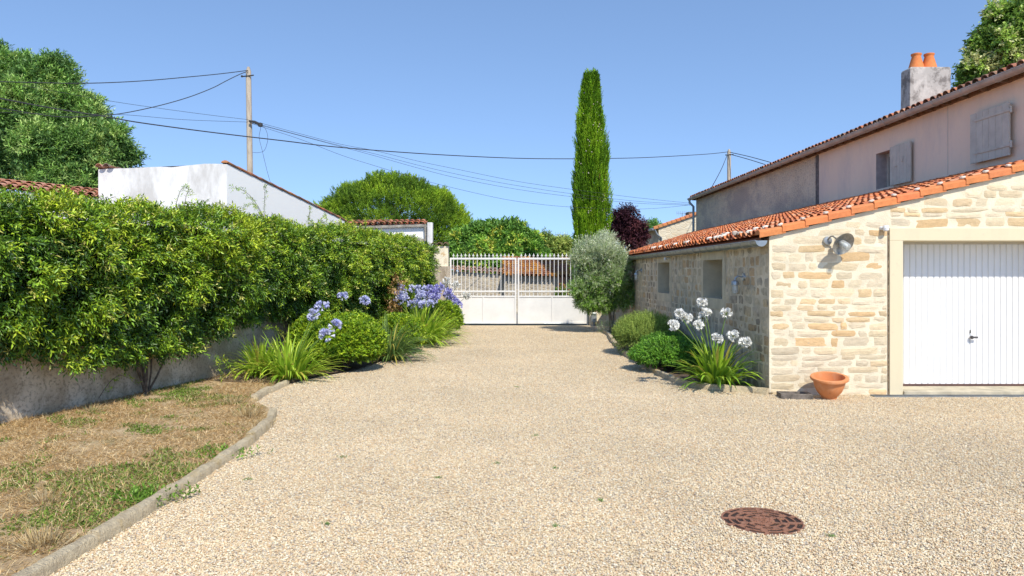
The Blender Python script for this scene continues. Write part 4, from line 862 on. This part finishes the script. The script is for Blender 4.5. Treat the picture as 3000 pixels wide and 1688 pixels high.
# ================================================================== trees behind
def tree(name, Y, lobes, lab, pal, dens, ll, lw, L=.5, M=8, mat=None, base=None, depth=.9, up=.3, spread=.8, cat='tree', tip=None, tr=.25, rz=None, droop=0, inner=True, trunkmat=None):
    """lobes given as (xd, yd, rd) in photo units at distance Y"""
    P = [Vector(at(x, y, Y+dy)) for x, y, r, dy in lobes]; r = [q[2]/1811*Y for q in lobes]; bx_ = base if base is not None else sum(p.x for p in P)/len(P); e = empty(name, (bx_, Y, -.03)); tag(e, lab, cat)
    lob = [((p.x-bx_, p.y-Y, p.z), (q, q*depth, q*(rz or .9))) for p, q in zip(P, r)]
    sub = []
    for c, q in lob:
        d_ = sph(11, -.5); rr_ = np.array(q)
        for k_ in range(len(d_)): sub.append((tuple(np.array(c)+d_[k_]*rr_*R.uniform(.75, 1.0)), tuple(rr_*R.uniform(.18, .34)*np.array([1, 1, 1.25]))))
    A, N = lobe_pts([(c, tuple(v*.80 for v in q)) for c, q in lob]+sub, dens); D = N+np.array([0, 0, up])+R.normal(size=A.shape)*.4
    cl = vn(A, 1.4, 5); pick = np.clip((cl*1.5-.25+R.normal(size=len(A))*.2)*len(pal), 0, len(pal)-1).astype(int)
    parts = [shoots(A-N*L*.4, D, L*(.6+.7*R.random(len(A))), M, ll, lw, pal, spread=spread, tip=tip, pick=pick, droop=droop)]
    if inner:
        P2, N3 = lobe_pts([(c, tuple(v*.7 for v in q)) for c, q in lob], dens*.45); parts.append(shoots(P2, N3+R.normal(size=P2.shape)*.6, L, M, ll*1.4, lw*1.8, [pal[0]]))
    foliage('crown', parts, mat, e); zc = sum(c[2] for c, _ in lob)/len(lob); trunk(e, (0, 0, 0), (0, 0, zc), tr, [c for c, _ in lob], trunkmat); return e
tree('ash_tree', 30, [(45,218,70,0),(122,204,64,0),(60,300,90,-1),(140,290,76,0),(222,298,50,0),(268,352,46,-.5),(232,398,66,-.6),(130,390,95,-1),(40,410,100,0),(-40,240,90,0),(-70,350,110,0),(305,400,36,0),(165,460,80,-1),(-20,166,50,.5),(30,172,35,0)],
     'tall dense ash tree on the far left behind the white building', [(0.138,0.259,0.066), (0.198,0.365,0.077), (0.289,0.487,0.097), (0.457,0.600,0.182)], 66, .17, .05, .5, 10, base=-16.5, droop=.15, up=.9, tr=.35)
tree('lime_tree', 27, [(2545,60,62,0),(2500,115,62,0),(2575,140,95,0),(2462,175,40,0),(2640,60,100,0),(2510,205,60,0),(2440,215,26,0)], 'leafy tree rising behind the farmhouse roof at upper right', [(0.154,0.259,0.046), (0.244,0.397,0.061), (0.426,0.580,0.106), (0.600,0.600,0.275)], 75, .13, .09, .3, 8, base=20.5, tr=.3)
def pine():
    Y = 45; c = at(985, 594, Y); e = empty('umbrella_pine', (c[0], Y, -.03)); tag(e, 'broad dome-shaped pine beyond the white outbuilding', 'tree')
    n = 11000; d = sph(n, -.35); r = np.array([4.75, 4.2, 3.65]); side = np.clip(-d[:, 2:3], 0, 1)
    lump = 1-.10*R.random((n, 1))+.14*(vn(d, 3.2, 1)[:, None]-.5)+.20*(vn(d, 7.5, 2)[:, None]-.5)
    P = d*r*lump+np.array([0, 0, c[2]]); 
    q = vn(d, 4.5, 3)+R.normal(size=n)*.12; q = q+(lump[:, 0]-1)*1.5; pick = np.clip((q*4.2-.4), 0, 3).astype(int)
    pal = [(.14,.25,.03),(.24,.38,.035),(.36,.52,.04),(.44,.58,.05)]
    D = d*.8+np.array([0, 0, .8])+R.normal(size=d.shape)*.22
    parts = [shoots(P, D, .27*(.6+.8*R.random(n)), 14, .15, .034, pal, spread=.7, fwd=.9, pick=pick)]
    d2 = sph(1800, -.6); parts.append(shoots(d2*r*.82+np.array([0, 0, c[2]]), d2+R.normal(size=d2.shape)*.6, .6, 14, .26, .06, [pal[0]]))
    foliage('crown', parts, LEAFM, e); trunk(e, (0, 0, 0), (.3, 0, 5.4), .32, [(2.5, 0, 5.8), (-2.5, .5, 5.8), (0, 2, 6.5), (1.2, -2, 6), (-1.2, -2, 6)])
pine()
def cypress():
    Y = 30; X = (1487-1262)/1811*Y; e = empty('cypress', (X, Y, -.03)); tag(e, 'tall slender bright green cypress standing behind the gate', 'tree')
    zs = [.3, 2.2, 4.0, 5.2, 6.5, 8.1, 9.2, 9.75, 9.95]; rs = [.62, .72, .72, .67, .59, .46, .34, .24, .10]; n = 17000
    z = np.concatenate([R.uniform(.5, 10.0, n)]); a = R.uniform(0, 2*math.pi, n); ok = R.random(n) < np.interp(z, zs, rs)/.8; z = z[ok]; a = a[ok]; n = len(z)
    r = np.interp(z, zs, rs); q = np.stack([np.cos(a)*1.3, np.sin(a)*1.3, z*.8], 1); lump = 1+.28*(vn(q, 1.6, 1)-.5)+.52*(vn(q*[1, 1, .35], 4.2, 2)-.5)+.22*(vn(q*[1, 1, .4], 9, 3)-.5)-.16*R.random(n)**2; r = r*lump
    P = np.stack([np.cos(a)*r, np.sin(a)*r, z], 1); D = np.stack([np.cos(a)*.28, np.sin(a)*.28, np.ones(n)], 1)+R.normal(size=(n, 3))*.12
    q2 = vn(q*[1, 1, .5], 3.5, 4)+R.normal(size=n)*.15; pick = np.clip(q2*4.4-.7, 0, 3).astype(int); pal = [(.13,.27,.014),(.21,.40,.016),(.30,.50,.02),(.38,.56,.035)]
    pick = np.where(R.random(n) < .006, 4, pick); pal.append((.30, .15, .05))
    parts = [shoots(P-np.stack([np.cos(a), np.sin(a), 0*a], 1)*.04, D, .26*(.7+.7*R.random(n)), 11, .085, .022, pal, spread=.42, fwd=1.0, pick=pick)]
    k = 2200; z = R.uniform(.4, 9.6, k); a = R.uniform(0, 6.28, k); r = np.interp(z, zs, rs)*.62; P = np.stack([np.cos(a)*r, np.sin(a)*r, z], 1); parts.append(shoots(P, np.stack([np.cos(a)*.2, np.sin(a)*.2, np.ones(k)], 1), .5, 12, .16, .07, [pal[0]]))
    foliage('crown', parts, LEAFM, e); trunk(e, (0, 0, 0), (0, 0, 8.5), .12)
    # pale cones scattered on it
    m = MB()
    for _ in range(110):
        zz_ = random.uniform(2.5, 9.3); aa = random.uniform(3.4, 6.1); rr = np.interp(zz_, zs, rs)*1.02; m.lathe([(0, .03), (.025, .012), (.025, -.012), (0, -.03)], 6, Matrix.Translation((math.cos(aa)*rr, math.sin(aa)*rr, zz_)))
    m.build('cones', flatmat('cone_pale', (.42, .38, .28), .8, bumpv=0), e)
cypress()
tree('walnut_tree', 38, [(1178,612,38,0),(1232,596,44,0),(1285,592,40,-.5),(1320,618,40,0),(1150,645,36,0),(1210,650,48,-1),(1275,645,52,-1),(1340,650,40,-.5)], 'wide leafy green tree directly behind the gate', [(0.154,0.305,0.055), (0.214,0.426,0.061), (0.365,0.580,0.077), (0.600,0.600,0.090)], 95, .20, .07, .40, 8, base=-.4, depth=1.1, droop=.4, tr=.16)
tree('low_tree', 44, [(1375,622,34,0),(1412,628,32,0),(1352,645,32,0),(1440,640,30,0),(1395,655,36,0)], 'small yellowish green tree between the gate and the cypress', [(0.214,0.305,0.061), (0.336,0.457,0.090), (0.518,0.580,0.154)], 70, .15, .06, .35, 8, base=3.2, tr=.12)
tree('plum_tree', 36, [(1568,560,27,0),(1596,578,26,0),(1556,590,26,0),(1590,604,30,0),(1582,532,13,0),(1606,596,20,.3),(1560,540,12,0)], 'dark purple-leaved plum tree right of the cypress', [(0.051,0.017,0.026), (0.080,0.026,0.036), (0.131,0.043,0.051)], 95, .11, .05, .4, 8, base=6.3, tr=.1, mat=LEAFM)
tree('far_tree', 60, [(1638,575,18,0),(1652,590,20,0),(1625,595,18,0)], 'far light green treetop left of the pale stone house', [(0.182,0.365,0.090), (0.275,0.518,0.122)], 60, .2, .08, .5, 8, base=12.4, tr=.15, inner=False)
bush((1612-1262)/1811*33, 33, .8, .7, 2.35, 'bright yellow-green shrub below the plum tree', [(0.338,0.525,0.037), (0.450,0.600,0.056)], .09, .045, 700)
bush((1415-1262)/1811*29.5, 29.6, .35, .3, 1.2, 'reddish green shrub in front of the far tiled building', [(0.188,0.300,0.056), (0.562,0.225,0.094), (0.263,0.375,0.075)], .07, .03, 260)
# ================================================================== buildings behind
WB = empty('white_building', (-5.54, 14.5, 0)); tag(WB, 'whitewashed building with sloping tiled edge rising above the hedge', 'building')
c0 = Vector(at(571, 412, 14.5)); t = T; lft = Vector((-t.y, t.x, 0)); c1 = Vector(at(868, 556, 19.6)); c2 = c0+lft*3.12; c2.z = c0.z
m = MB(); F = [(c0, c1), ]; m.quad((c0.x, c0.y, 0), (c1.x, c1.y, 0), tuple(c1), tuple(c0)); bk1 = c1+lft*3.12; bk0 = c2
m.quad((c2.x, c2.y, 0), (c1.x+lft.x*3.12, c1.y+lft.y*3.12, 0), tuple(bk1), tuple(bk0)); m.quad((c1.x, c1.y, 0), (bk1.x, bk1.y, 0), tuple(bk1), tuple(c1)); m.quad(tuple(c0), tuple(c1), tuple(bk1), tuple(bk0))
m.m = 1; N_ = 12; top = [c2.lerp(c0, k/N_)+Vector((0, 0, (vn(np.array([k*.7, 1., 2.]))-.5)*.05-.02*(k == N_))) for k in range(N_+1)]
m.poly([(c2.x, c2.y, 0), (c0.x, c0.y, 0)]+[tuple(p) for p in top[::-1]])
o = m.build('wall', [WHITER2, WHITER], WB); o.location = -WB.location
m = MB(); L = (c1-c0).length; dv = (c1-c0).normalized(); n = 13; out = Vector((t.y, -t.x, 0))
for k in range(n):
    a = c0+dv*(L*k/n-.02); b = c0+dv*(L*(k+1)/n+.05); m.c = tuple(v*random.uniform(.8, 1.15) for v in random.choice(((.58,.24,.12), (.50,.22,.13), (.46,.34,.26)))); pr = [(-.02, .0), (-.03, .025), (-.01, .045), (.04, .055), (.10, .04), (.13, .01)]
    A = [m.v(a-out*u+Vector((0, 0, v+.015))) for u, v in pr]; B = [m.v(b-out*u+Vector((0, 0, v))) for u, v in pr]
    for j in range(5): m.f(A[j], B[j], B[j+1], A[j+1])
    m.f(*A); m.f(*B[::-1])
o = m.build('verge_tiles', TILEO, WB); o.location = -WB.location
m = MB(); m.c = (.5, .26, .18); canal(m, c2+Vector((-.05, -.05, .0)), -lft, t*.98+Vector((0, 0, -.1)), (0, 0, 1), 2, 4, .19, .33, [(.5,.26,.18), (.42,.3,.25)]); o = m.build('roof_tiles', TILEO, WB); o.location = -WB.location
# white porch with tiled edge
WP = empty('white_porch', at(970, 690, 24.6)); tag(WP, 'small white lean-to with a scalloped tile edge above the far end of the hedge', 'porch')
a = Vector(at(872, 568, 24.7)); b = Vector(at(1068, 566, 24.7)); m = MB(); m.quad((a.x, a.y, 0), (b.x, b.y, 0), tuple(b), tuple(a)); o = m.build('wall', WHITER2, WP); o.location = -WP.location
m = MB(); U = (b-a).normalized(); nu_ = 14; canal(m, a+Vector((0, -.12, 0)), U, (0, .97, .24), (0, -.24, .97), nu_, 2, (b-a).length/nu_, .33, [(.55,.19,.09), (.46,.15,.08), (.60,.25,.14)], r0=.1, r1=.08); m.c = (.4, .15, .08); m.quad(tuple(a+Vector((0, -.05, .0))), tuple(b+Vector((0, -.05, .0))), tuple(b+Vector((0, .7, .12))), tuple(a+Vector((0, .7, .12)))); o = m.build('roof', TILEO, WP); o.location = -WP.location
m = MB(); p = at(1082, 560, 24.5); m.box(p[0]-.09, p[0]+.09, 24.4, 24.7, 0, p[2]); o = m.build('post', WHITER, WP, bevel=.02); o.location = -WP.location
m = MB(); q0 = Vector(at(960, 590, 24.6)); q1 = Vector(at(1070, 604, 24.6)); m.tube([q0, q1], .05, 4); q0 = Vector(at(900, 572, 24.6)); q1 = Vector(at(1072, 567, 24.6)); m.tube([q0, q1], .06, 4); m.tube([q1+Vector((-.02, 0, 0)), Vector(at(1072, 606, 24.6))], .06, 4); o = m.build('beam', CONC, WP); o.location = -WP.location
# tiled roof at far left
LB = empty('tiled_outhouse', at(60, 600, 14.2)); tag(LB, 'low building with reddish tiled roof showing above the hedge at far left', 'building')
a = Vector(at(-140, 462, 12.6)); b = Vector(at(248, 497, 15.2)); m = MB(); dv = (b-a); dh = dv.normalized(); up = Vector((-.35, .9, .0)).normalized()
a2 = Vector(at(0, 434, 13.5)); U = dh; 
canal(m, a, U, (up+Vector((0, 0, .22))).normalized(), Vector((.1, -.27, .95)), int(dv.length/.2), 3, .2, .33, [(.62,.28,.16), (.54,.23,.14), (.66,.34,.22)], r0=.09); m.c = (.5, .22, .14)
m.quad(tuple(a), tuple(b), tuple(b+up*1+Vector((0, 0, .2))), tuple(a+up*1+Vector((0, 0, .2)))); o = m.build('roof', TILE, LB); o.location = -LB.location
m = MB(); m.quad((a.x, a.y+.05, 0), (b.x, b.y+.05, 0), (b.x, b.y+.05, b.z-.02), (a.x, a.y+.05, a.z-.02)); o = m.build('wall', WHITER, LB); o.location = -LB.location
# across the road: coped stone wall and lichen roofed building
FW = empty('coped_wall', at(1190, 760, 32)); tag(FW, 'old stone wall with tile coping seen through the left gate leaf', 'wall')
a = Vector(at(1090, 680, 32)); b = Vector(at(1270, 690, 32)); m = MB(); m.poly([(a.x-3, 32, 0), (b.x, 32, 0), (b.x, 32, b.z), (a.x, 32, a.z+.02), (a.x-3, 32, a.z)]); m.poly([(b.x, 32.4, 0), (a.x-3, 32.4, 0), (a.x-3, 32.4, a.z), (b.x, 32.4, b.z)]); m.quad((b.x, 32, 0), (b.x, 32.4, 0), (b.x, 32.4, b.z), (b.x, 32, b.z)); o = m.build('masonry', FIELD, FW); o.location = -FW.location
m = MB(); U = (b-a).normalized(); n = int((b-a).length/.24); canal(m, a+Vector((0, -.12, -.01)), U, (0, .94, .33), (0, -.33, .94), n+3, 2, .24, .30, [(.42,.24,.16), (.34,.2,.14), (.48,.30,.2)], r0=.11, r1=.09); o = m.build('coping', TILEO, FW); o.location = -FW.location
FB = empty('tiled_shed', at(1350, 760, 31.6)); tag(FB, 'stone shed with orange lichen-covered roof seen through the right gate leaf', 'building')
a = Vector(at(1268, 693, 31.4)); b = Vector(at(1500, 697, 31.4)); m = MB(); m.poly([(a.x, 31.6, 0), (b.x, 31.6, 0), (b.x, 31.6, b.z), (a.x, 31.6, a.z)]); m.quad((a.x, 35, 0), (a.x, 31.6, 0), (a.x, 31.6, a.z), (a.x, 35, a.z+.9)); o = m.build('wall', FIELD, FB); o.location = -FB.location
m = MB(); U = (b-a).normalized(); canal(m, a+Vector((-.1, -.1, 0)), U, (0, .965, .26), (0, -.26, .965), int((b-a).length/.2), 10, .2, .33, [(.42,.17,.08), (.36,.14,.08), (.50,.24,.10)], r0=.085); m.c = (.4, .18, .1); m.quad(tuple(a), tuple(b), tuple(b+Vector((0, 3.4, .9))), tuple(a+Vector((0, 3.4, .9)))); o = m.build('roof', TILEL, FB); o.location = -FB.location
m = MB(); p = at(1432, 700, 31.5); m.box(p[0]-.42, p[0]-.18, 31.45, 31.6, 0, a.z-.08); m.c = (1, 1, 1); o = m.build('brick_pier', flatmat('brick', (.45, .22, .12), .9, var=.25, scale=15), FB); o.location = -FB.location
# pale stone house right
PH = empty('pale_stone_house', at(1700, 687, 38)); tag(PH, 'pale stone house with orange roof edge beyond the garage roof', 'house')
P = [Vector(at(x, y, 38)) for x, y in ((1657, 572), (1800, 523), (1943, 572))]; m = MB(); m.poly([(P[0].x, 38, 0), (P[2].x, 38, 0), tuple(P[2]), tuple(P[1]), tuple(P[0])]); m.m = 1; m.quad((P[0].x, 46, 0), (P[0].x, 38, 0), tuple(P[0]), (P[0].x, 46, P[0].z)); m.m = 0; o = m.build('wall', [PALE, HSTONE], PH); o.location = -PH.location
m = MB(); dv = P[1]-P[0]; dh = dv.normalized(); st_ = P[0]-dh*.3; n = 14
for k in range(n):
    a = st_+dh*((dv.length+.3)*k/n); b = st_+dh*((dv.length+.3)*(k+1)/n+.03); m.c = tuple(v*random.uniform(.85, 1.15) for v in (.62, .26, .11)); A = [m.v(a+Vector((0, y, z+.05))) for y, z in ((-.12, -.06), (-.12, .06), (0, .1), (.15, .08), (.2, -.02))]; B = [m.v(b+Vector((0, y, z+.02))) for y, z in ((-.12, -.06), (-.12, .06), (0, .1), (.15, .08), (.2, -.02))]
    for j in range(4): m.f(A[j], B[j], B[j+1], A[j+1])
    m.f(*A)
m.c = (.4, .2, .12); m.quad(tuple(st_), tuple(P[1]), tuple(P[1]+Vector((0, 8, 0))), tuple(st_+Vector((0, 8, 0)))); m.quad(tuple(P[1]), tuple(P[2]), tuple(P[2]+Vector((0, 8, 0))), tuple(P[1]+Vector((0, 8, 0))))
o = m.build('roof', TILE, PH); o.location = -PH.location
m = MB(); p = st_+Vector((.05, -.1, -.02)); m.tube([p, p+Vector((.12, 0, -.25)), P[0]+Vector((.12, -.08, -.55)), P[0]+Vector((.12, -.08, -2.5))], .05, 8); m.tube([st_+Vector((-.04, -.1, 0)), st_+Vector((-.04, 8, 0))], .07, 8); o = m.build('downpipe', ZINC, PH, smooth=True); o.location = -PH.location
m = MB(); p = at(1742, 538, 38.5); m.box(p[0]-.25, p[0]+.45, 38.3, 39, p[2]-1, p[2]+.1); o = m.build('chimney', WOODG, PH); o.location = -PH.location
# red gablet and aerial
e = empty('far_house', at(1434, 660, 50)); tag(e, 'far house with tiny red triangular dormer beside the cypress', 'house'); p = Vector(at(1434, 612, 50)); q0 = Vector(at(1420, 634, 50)); q1 = Vector(at(1448, 634, 50))
m = MB(); m.c = (.5, .2, .1); m.tube([q0, p, q1], .08, 4); o = m.build('gable_edge', TILE, e); o.location = -e.location; m = MB(); m.poly([(q0.x, 50.02, 0), (q1.x, 50.02, 0), (q1.x, 50.02, q1.z), (p.x, 50.02, p.z), (q0.x, 50.02, q0.z)]); o = m.build('wall', WHITER2, e); o.location = -e.location
def aerial(x, y, Y, lab, s=1):
    p = Vector(at(x, y, Y)); e = empty('tv_aerial', (p.x, p.y, 0)); tag(e, lab, 'aerial'); m = MB(); m.tube([(0, 0, 2), (0, 0, p.z)], .02, 5); m.build('mast', ZINC, e)
    m = MB(); m.tube([(-.45*s, 0, p.z), (.35*s, 0, p.z-.02)], .015, 4)
    for k in range(6): m.tube([(-.4*s+k*.14*s, 0, p.z-.16*s), (-.4*s+k*.14*s, 0, p.z+.16*s)], .010, 4)
    m.tube([(.1, 0, p.z-.35), (.4, 0, p.z-.45)], .012, 4); m.build('antenna', ZINC, e)
aerial(1415, 590, 46, 'thin television aerial above the trees left of the cypress', 1.1); aerial(1716, 536, 44, 'television aerial above the pale stone house', .8)
# ================================================================== poles and cables
def pole(x, yt, Y, lab, r, lean=0):
    p = Vector(at(x, yt, Y)); e = empty('utility_pole', (p.x, Y, -.03)); tag(e, lab, 'utility pole', 'weathered utility poles'); m = MB(); m.tube([(-lean, 0, 0), (0, 0, p.z-.15), (0, 0, p.z)], [r*1.35, r, r*.45], 12); m.build('shaft', POLEM, e, smooth=True)
    m = MB(); z = p.z-.35; m.tube([(-r-.12, -r, z), (r+.12, -r, z+.05)], .02, 6); m.lathe([(0, .05), (.035, .04), (.04, 0), (0, -.03)], 8, Matrix.Translation((-r-.1, -r, z))); m.build('bracket', CABLE, e); return e, p
E1, pp1 = pole(625, 166, 24, 'tall grey wooden pole behind the white building, cables fanning both ways', .085, -.13)
E2, pp2 = pole(1834, 374, 40, 'shorter pole showing above the farmhouse roof', .10)
def cable(A, B, pts, r, lab, name='overhead_cable'):
    """plan line A->B (x,y); pts in photo units"""
    ax_, ay = A; bx_, by = B; out = []
    for x, y in pts:
        k = (x-1262)/1811; den = (bx_-ax_)-k*(by-ay); u = (k*ay-ax_)/den; Y = ay+(by-ay)*u; out.append(Vector(at(x, y, Y)))
    P = []
    for i in range(len(out)-1):
        p0 = out[max(i-1, 0)]; p1 = out[i]; p2 = out[i+1]; p3 = out[min(i+2, len(out)-1)]
        for k in range(6):
            t_ = k/6; P.append(.5*((2*p1)+(p2-p0)*t_+(2*p0-5*p1+4*p2-p3)*t_*t_+(3*p1-p0-3*p2+p3)*t_**3))
    P.append(out[-1]); m = MB(); m.tube(P, r, 5); o = m.build(name, CABLE, smooth=True); tag(o, lab, 'cable', 'overhead cables'); return o
PA = (pp1.x, 23.85); PB = (pp2.x, 39.8)
cable((-14.5, 16), PA, [(-120, 206), (0, 205.5), (200, 209.5), (350, 204), (480, 193), (560, 185), (624, 177)], .013, 'highest cable running left from the top of the tall pole')
cable((-14.5, 17), PA, [(-120, 250), (0, 272), (142, 293), (230, 292), (302, 286), (391, 268), (470, 246), (533, 222), (570, 203), (603, 187), (622, 180)], .013, 'sagging cable that dips left from the tall pole to cross the long cable')
cable((-12.5, 15), PB, [(-120, 222), (0, 247.6), (142, 274), (263, 293), (355, 309), (533, 333), (711, 354), (858, 371), (1085, 388), (1298, 398), (1446, 399.5), (1533, 398.5), (1631, 396), (1773, 388), (1832, 382)], .016, 'long thick black cable crossing the whole sky to the shorter pole')
cable((-14, 18), PA, [(60, 215), (265, 252), (391, 271), (533, 290), (625, 301)], .006, 'upper of two thin wires reaching the tall pole midway from the left')
cable((-14, 18), PA, [(0, 283), (150, 287), (302, 288), (462, 301), (622, 307)], .006, 'lower of two thin wires reaching the tall pole midway from the left')
HC = (XH-.2, 31.2)
cable(PA, HC, [(628, 303), (661, 311), (746, 334), (858, 363), (943, 379), (1050, 405), (1156, 427), (1300, 456), (1444, 477), (1600, 497), (1736, 511)], .006, 'topmost thin wire sloping from the tall pole to the farmhouse corner')
cable(PA, HC, [(628, 306), (746, 338), (858, 367), (943, 387), (1070, 420), (1192, 447), (1320, 470), (1444, 488), (1600, 506), (1736, 514)], .006, 'middle thin wire sloping from the tall pole to the farmhouse corner')
cable(PA, HC, [(628, 308), (746, 339), (858, 369), (943, 392), (1060, 425), (1156, 449), (1300, 476), (1441, 495), (1600, 511), (1736, 516)], .006, 'third thin wire just below the middle one, tall pole to farmhouse corner')
cable(PA, HC, [(628, 309), (668, 322), (760, 352), (858, 390), (943, 417), (1040, 446), (1121, 468), (1263, 500), (1360, 514), (1441, 521), (1560, 526), (1650, 524), (1740, 515)], .006, 'lowest and most sagging thin wire from the tall pole')
cable(PB, (pp2.x+3.2, 33), [(1836, 383), (1885, 394), (1940, 409)], .02, 'upper short cable from the shorter pole to the farmhouse roof'); cable(PB, (pp2.x+3.0, 34), [(1836, 388), (1880, 400), (1925, 414)], .02, 'lower short cable from the shorter pole to the farmhouse roof')
cable(PB, (pp2.x-1, 37), [(1830, 388), (1815, 425), (1790, 472)], .014, 'thin cable dropping left from the shorter pole to the roof')
cable(PA, (pp1.x+.9, 23.6), [(634, 310), (655, 318), (652, 345), (660, 380), (672, 430), (682, 465)], .006, 'loose wire dangling from the tall pole down to the white building'); cable(PA, (pp1.x+.9, 23.4), [(634, 306), (662, 318), (672, 335), (673, 355), (665, 378), (650, 384), (636, 383)], .006, 'loose wire looping back to the tall pole')
m = MB(); a = Vector(at(626, 304, 23.8)); b = Vector(at(655, 314, 23.9)); m.tube([a, a.lerp(b, .5)+Vector((0, 0, .03)), b], [.03, .045, .05], 6); m.lathe([(.0, .08), (.08, .05), (.08, -.05), (0, -.08)], 8, Matrix.Translation(b)); o = m.build('cable_clamp', CABLE, E1); o.location = -E1.location
# ================================================================== weeds in the gravel, loose bits
k = 0
for (x, y, s, lab) in ((862,1152,.05,'small green weed in the gravel, farthest from the camera near mid drive'),(1345,1098,.05,'flat green weed left of centre on the gravel drive'),(624,1208,.05,'small weed in the gravel close to the lawn edging'),(820,1322,.05,'tiny weed in the lower left gravel'),(1250,1168,.035,'tiny weed at the centre of the drive'),(1400,1327,.045,'small weed in the lower middle gravel'),(1395,1180,.04,'small weed just right of the drive centre'),(1512,1262,.035,'tiny weed in gravel left of the rusty grating'),(1102,1205,.04,'low weed in gravel left of centre'),(2090,1352,.05,'bluish green weed right of the rusty grating'),(1300,975,.06,'thin sprig of weed in the far gravel'),(1105,870,.08,'little weed near the blue agapanthus edge')):
    s *= .6; X, Y = gnd(x, y); e = empty('weed', (X, Y, .008)); tag(e, lab, 'weed', 'weeds growing in the gravel'); n = 14; P = R.normal(size=(n, 3))*[s*.55, s*.4, 0]; D = R.normal(size=(n, 3)); D[:, 2] = np.abs(D[:, 2])*.5+.2
    foliage('leaves', [shoots(P, D, s*.5, 4, .014, .006, [(.14,.25,.07),(.20,.30,.09)])], LEAFM, e)
def tuft(x, y, n, L, W, pal, lab, kind='grass_tuft'):
    X, Y = gnd(x, y); e = empty(kind, (X, Y, .022)); tag(e, lab, 'plant' if kind == 'lawn_weed' else 'grass tuft'); 
    if kind == 'lawn_weed':
        P = R.normal(size=(n, 3))*[.13, .10, 0]; D = R.normal(size=(n, 3)); D[:, 2] = np.abs(D[:, 2])*.6+.3; foliage('leaves', [shoots(P, D, L, 6, .04, .018, pal)], LEAF, e)
    else:
        P = R.normal(size=(n, 3))*[.06, .05, 0]; D = P*9+R.normal(size=(n, 3))*.35+[0, 0, 1]; c = np.array(pal)[R.integers(0, len(pal), n)]; foliage('blades', [leaves(P, D, R.normal(size=(n, 3)), R.uniform(.4, 1.1, n)*L, np.full(n, W), c)], LEAFM, e)
tuft(375, 1262, 110, .07, .02, [(.14,.27,.03),(.19,.33,.04)], 'bright green leafy weed on the lawn leaning over the edging stones', 'lawn_weed')
tuft(562, 1150, 40, .06, .02, [(.14,.27,.03),(.19,.33,.04)], 'green weed on the lawn against the farther bend of the edging', 'lawn_weed')
STR = [(.60,.47,.25),(.68,.56,.34),(.5,.36,.17)]
tuft(105, 1385, 160, .16, .004, STR, 'dry straw tuft at the lower left of the lawn'); tuft(625, 1055, 150, .17, .004, STR, 'dry pale tuft at the gap in the stone edging'); tuft(655, 1075, 110, .14, .004, STR, 'dry pale tuft behind the bend of the edging'); tuft(585, 1020, 110, .14, .004, STR+[(.2,.27,.1)], 'half green tuft near the short edging'); tuft(120, 1270, 90, .13, .004, STR, 'dry tuft in the middle left of the lawn'); tuft(235, 1040, 90, .12, .004, STR+[(.2,.27,.1)], 'mixed grass tuft near the foot of the grey wall')
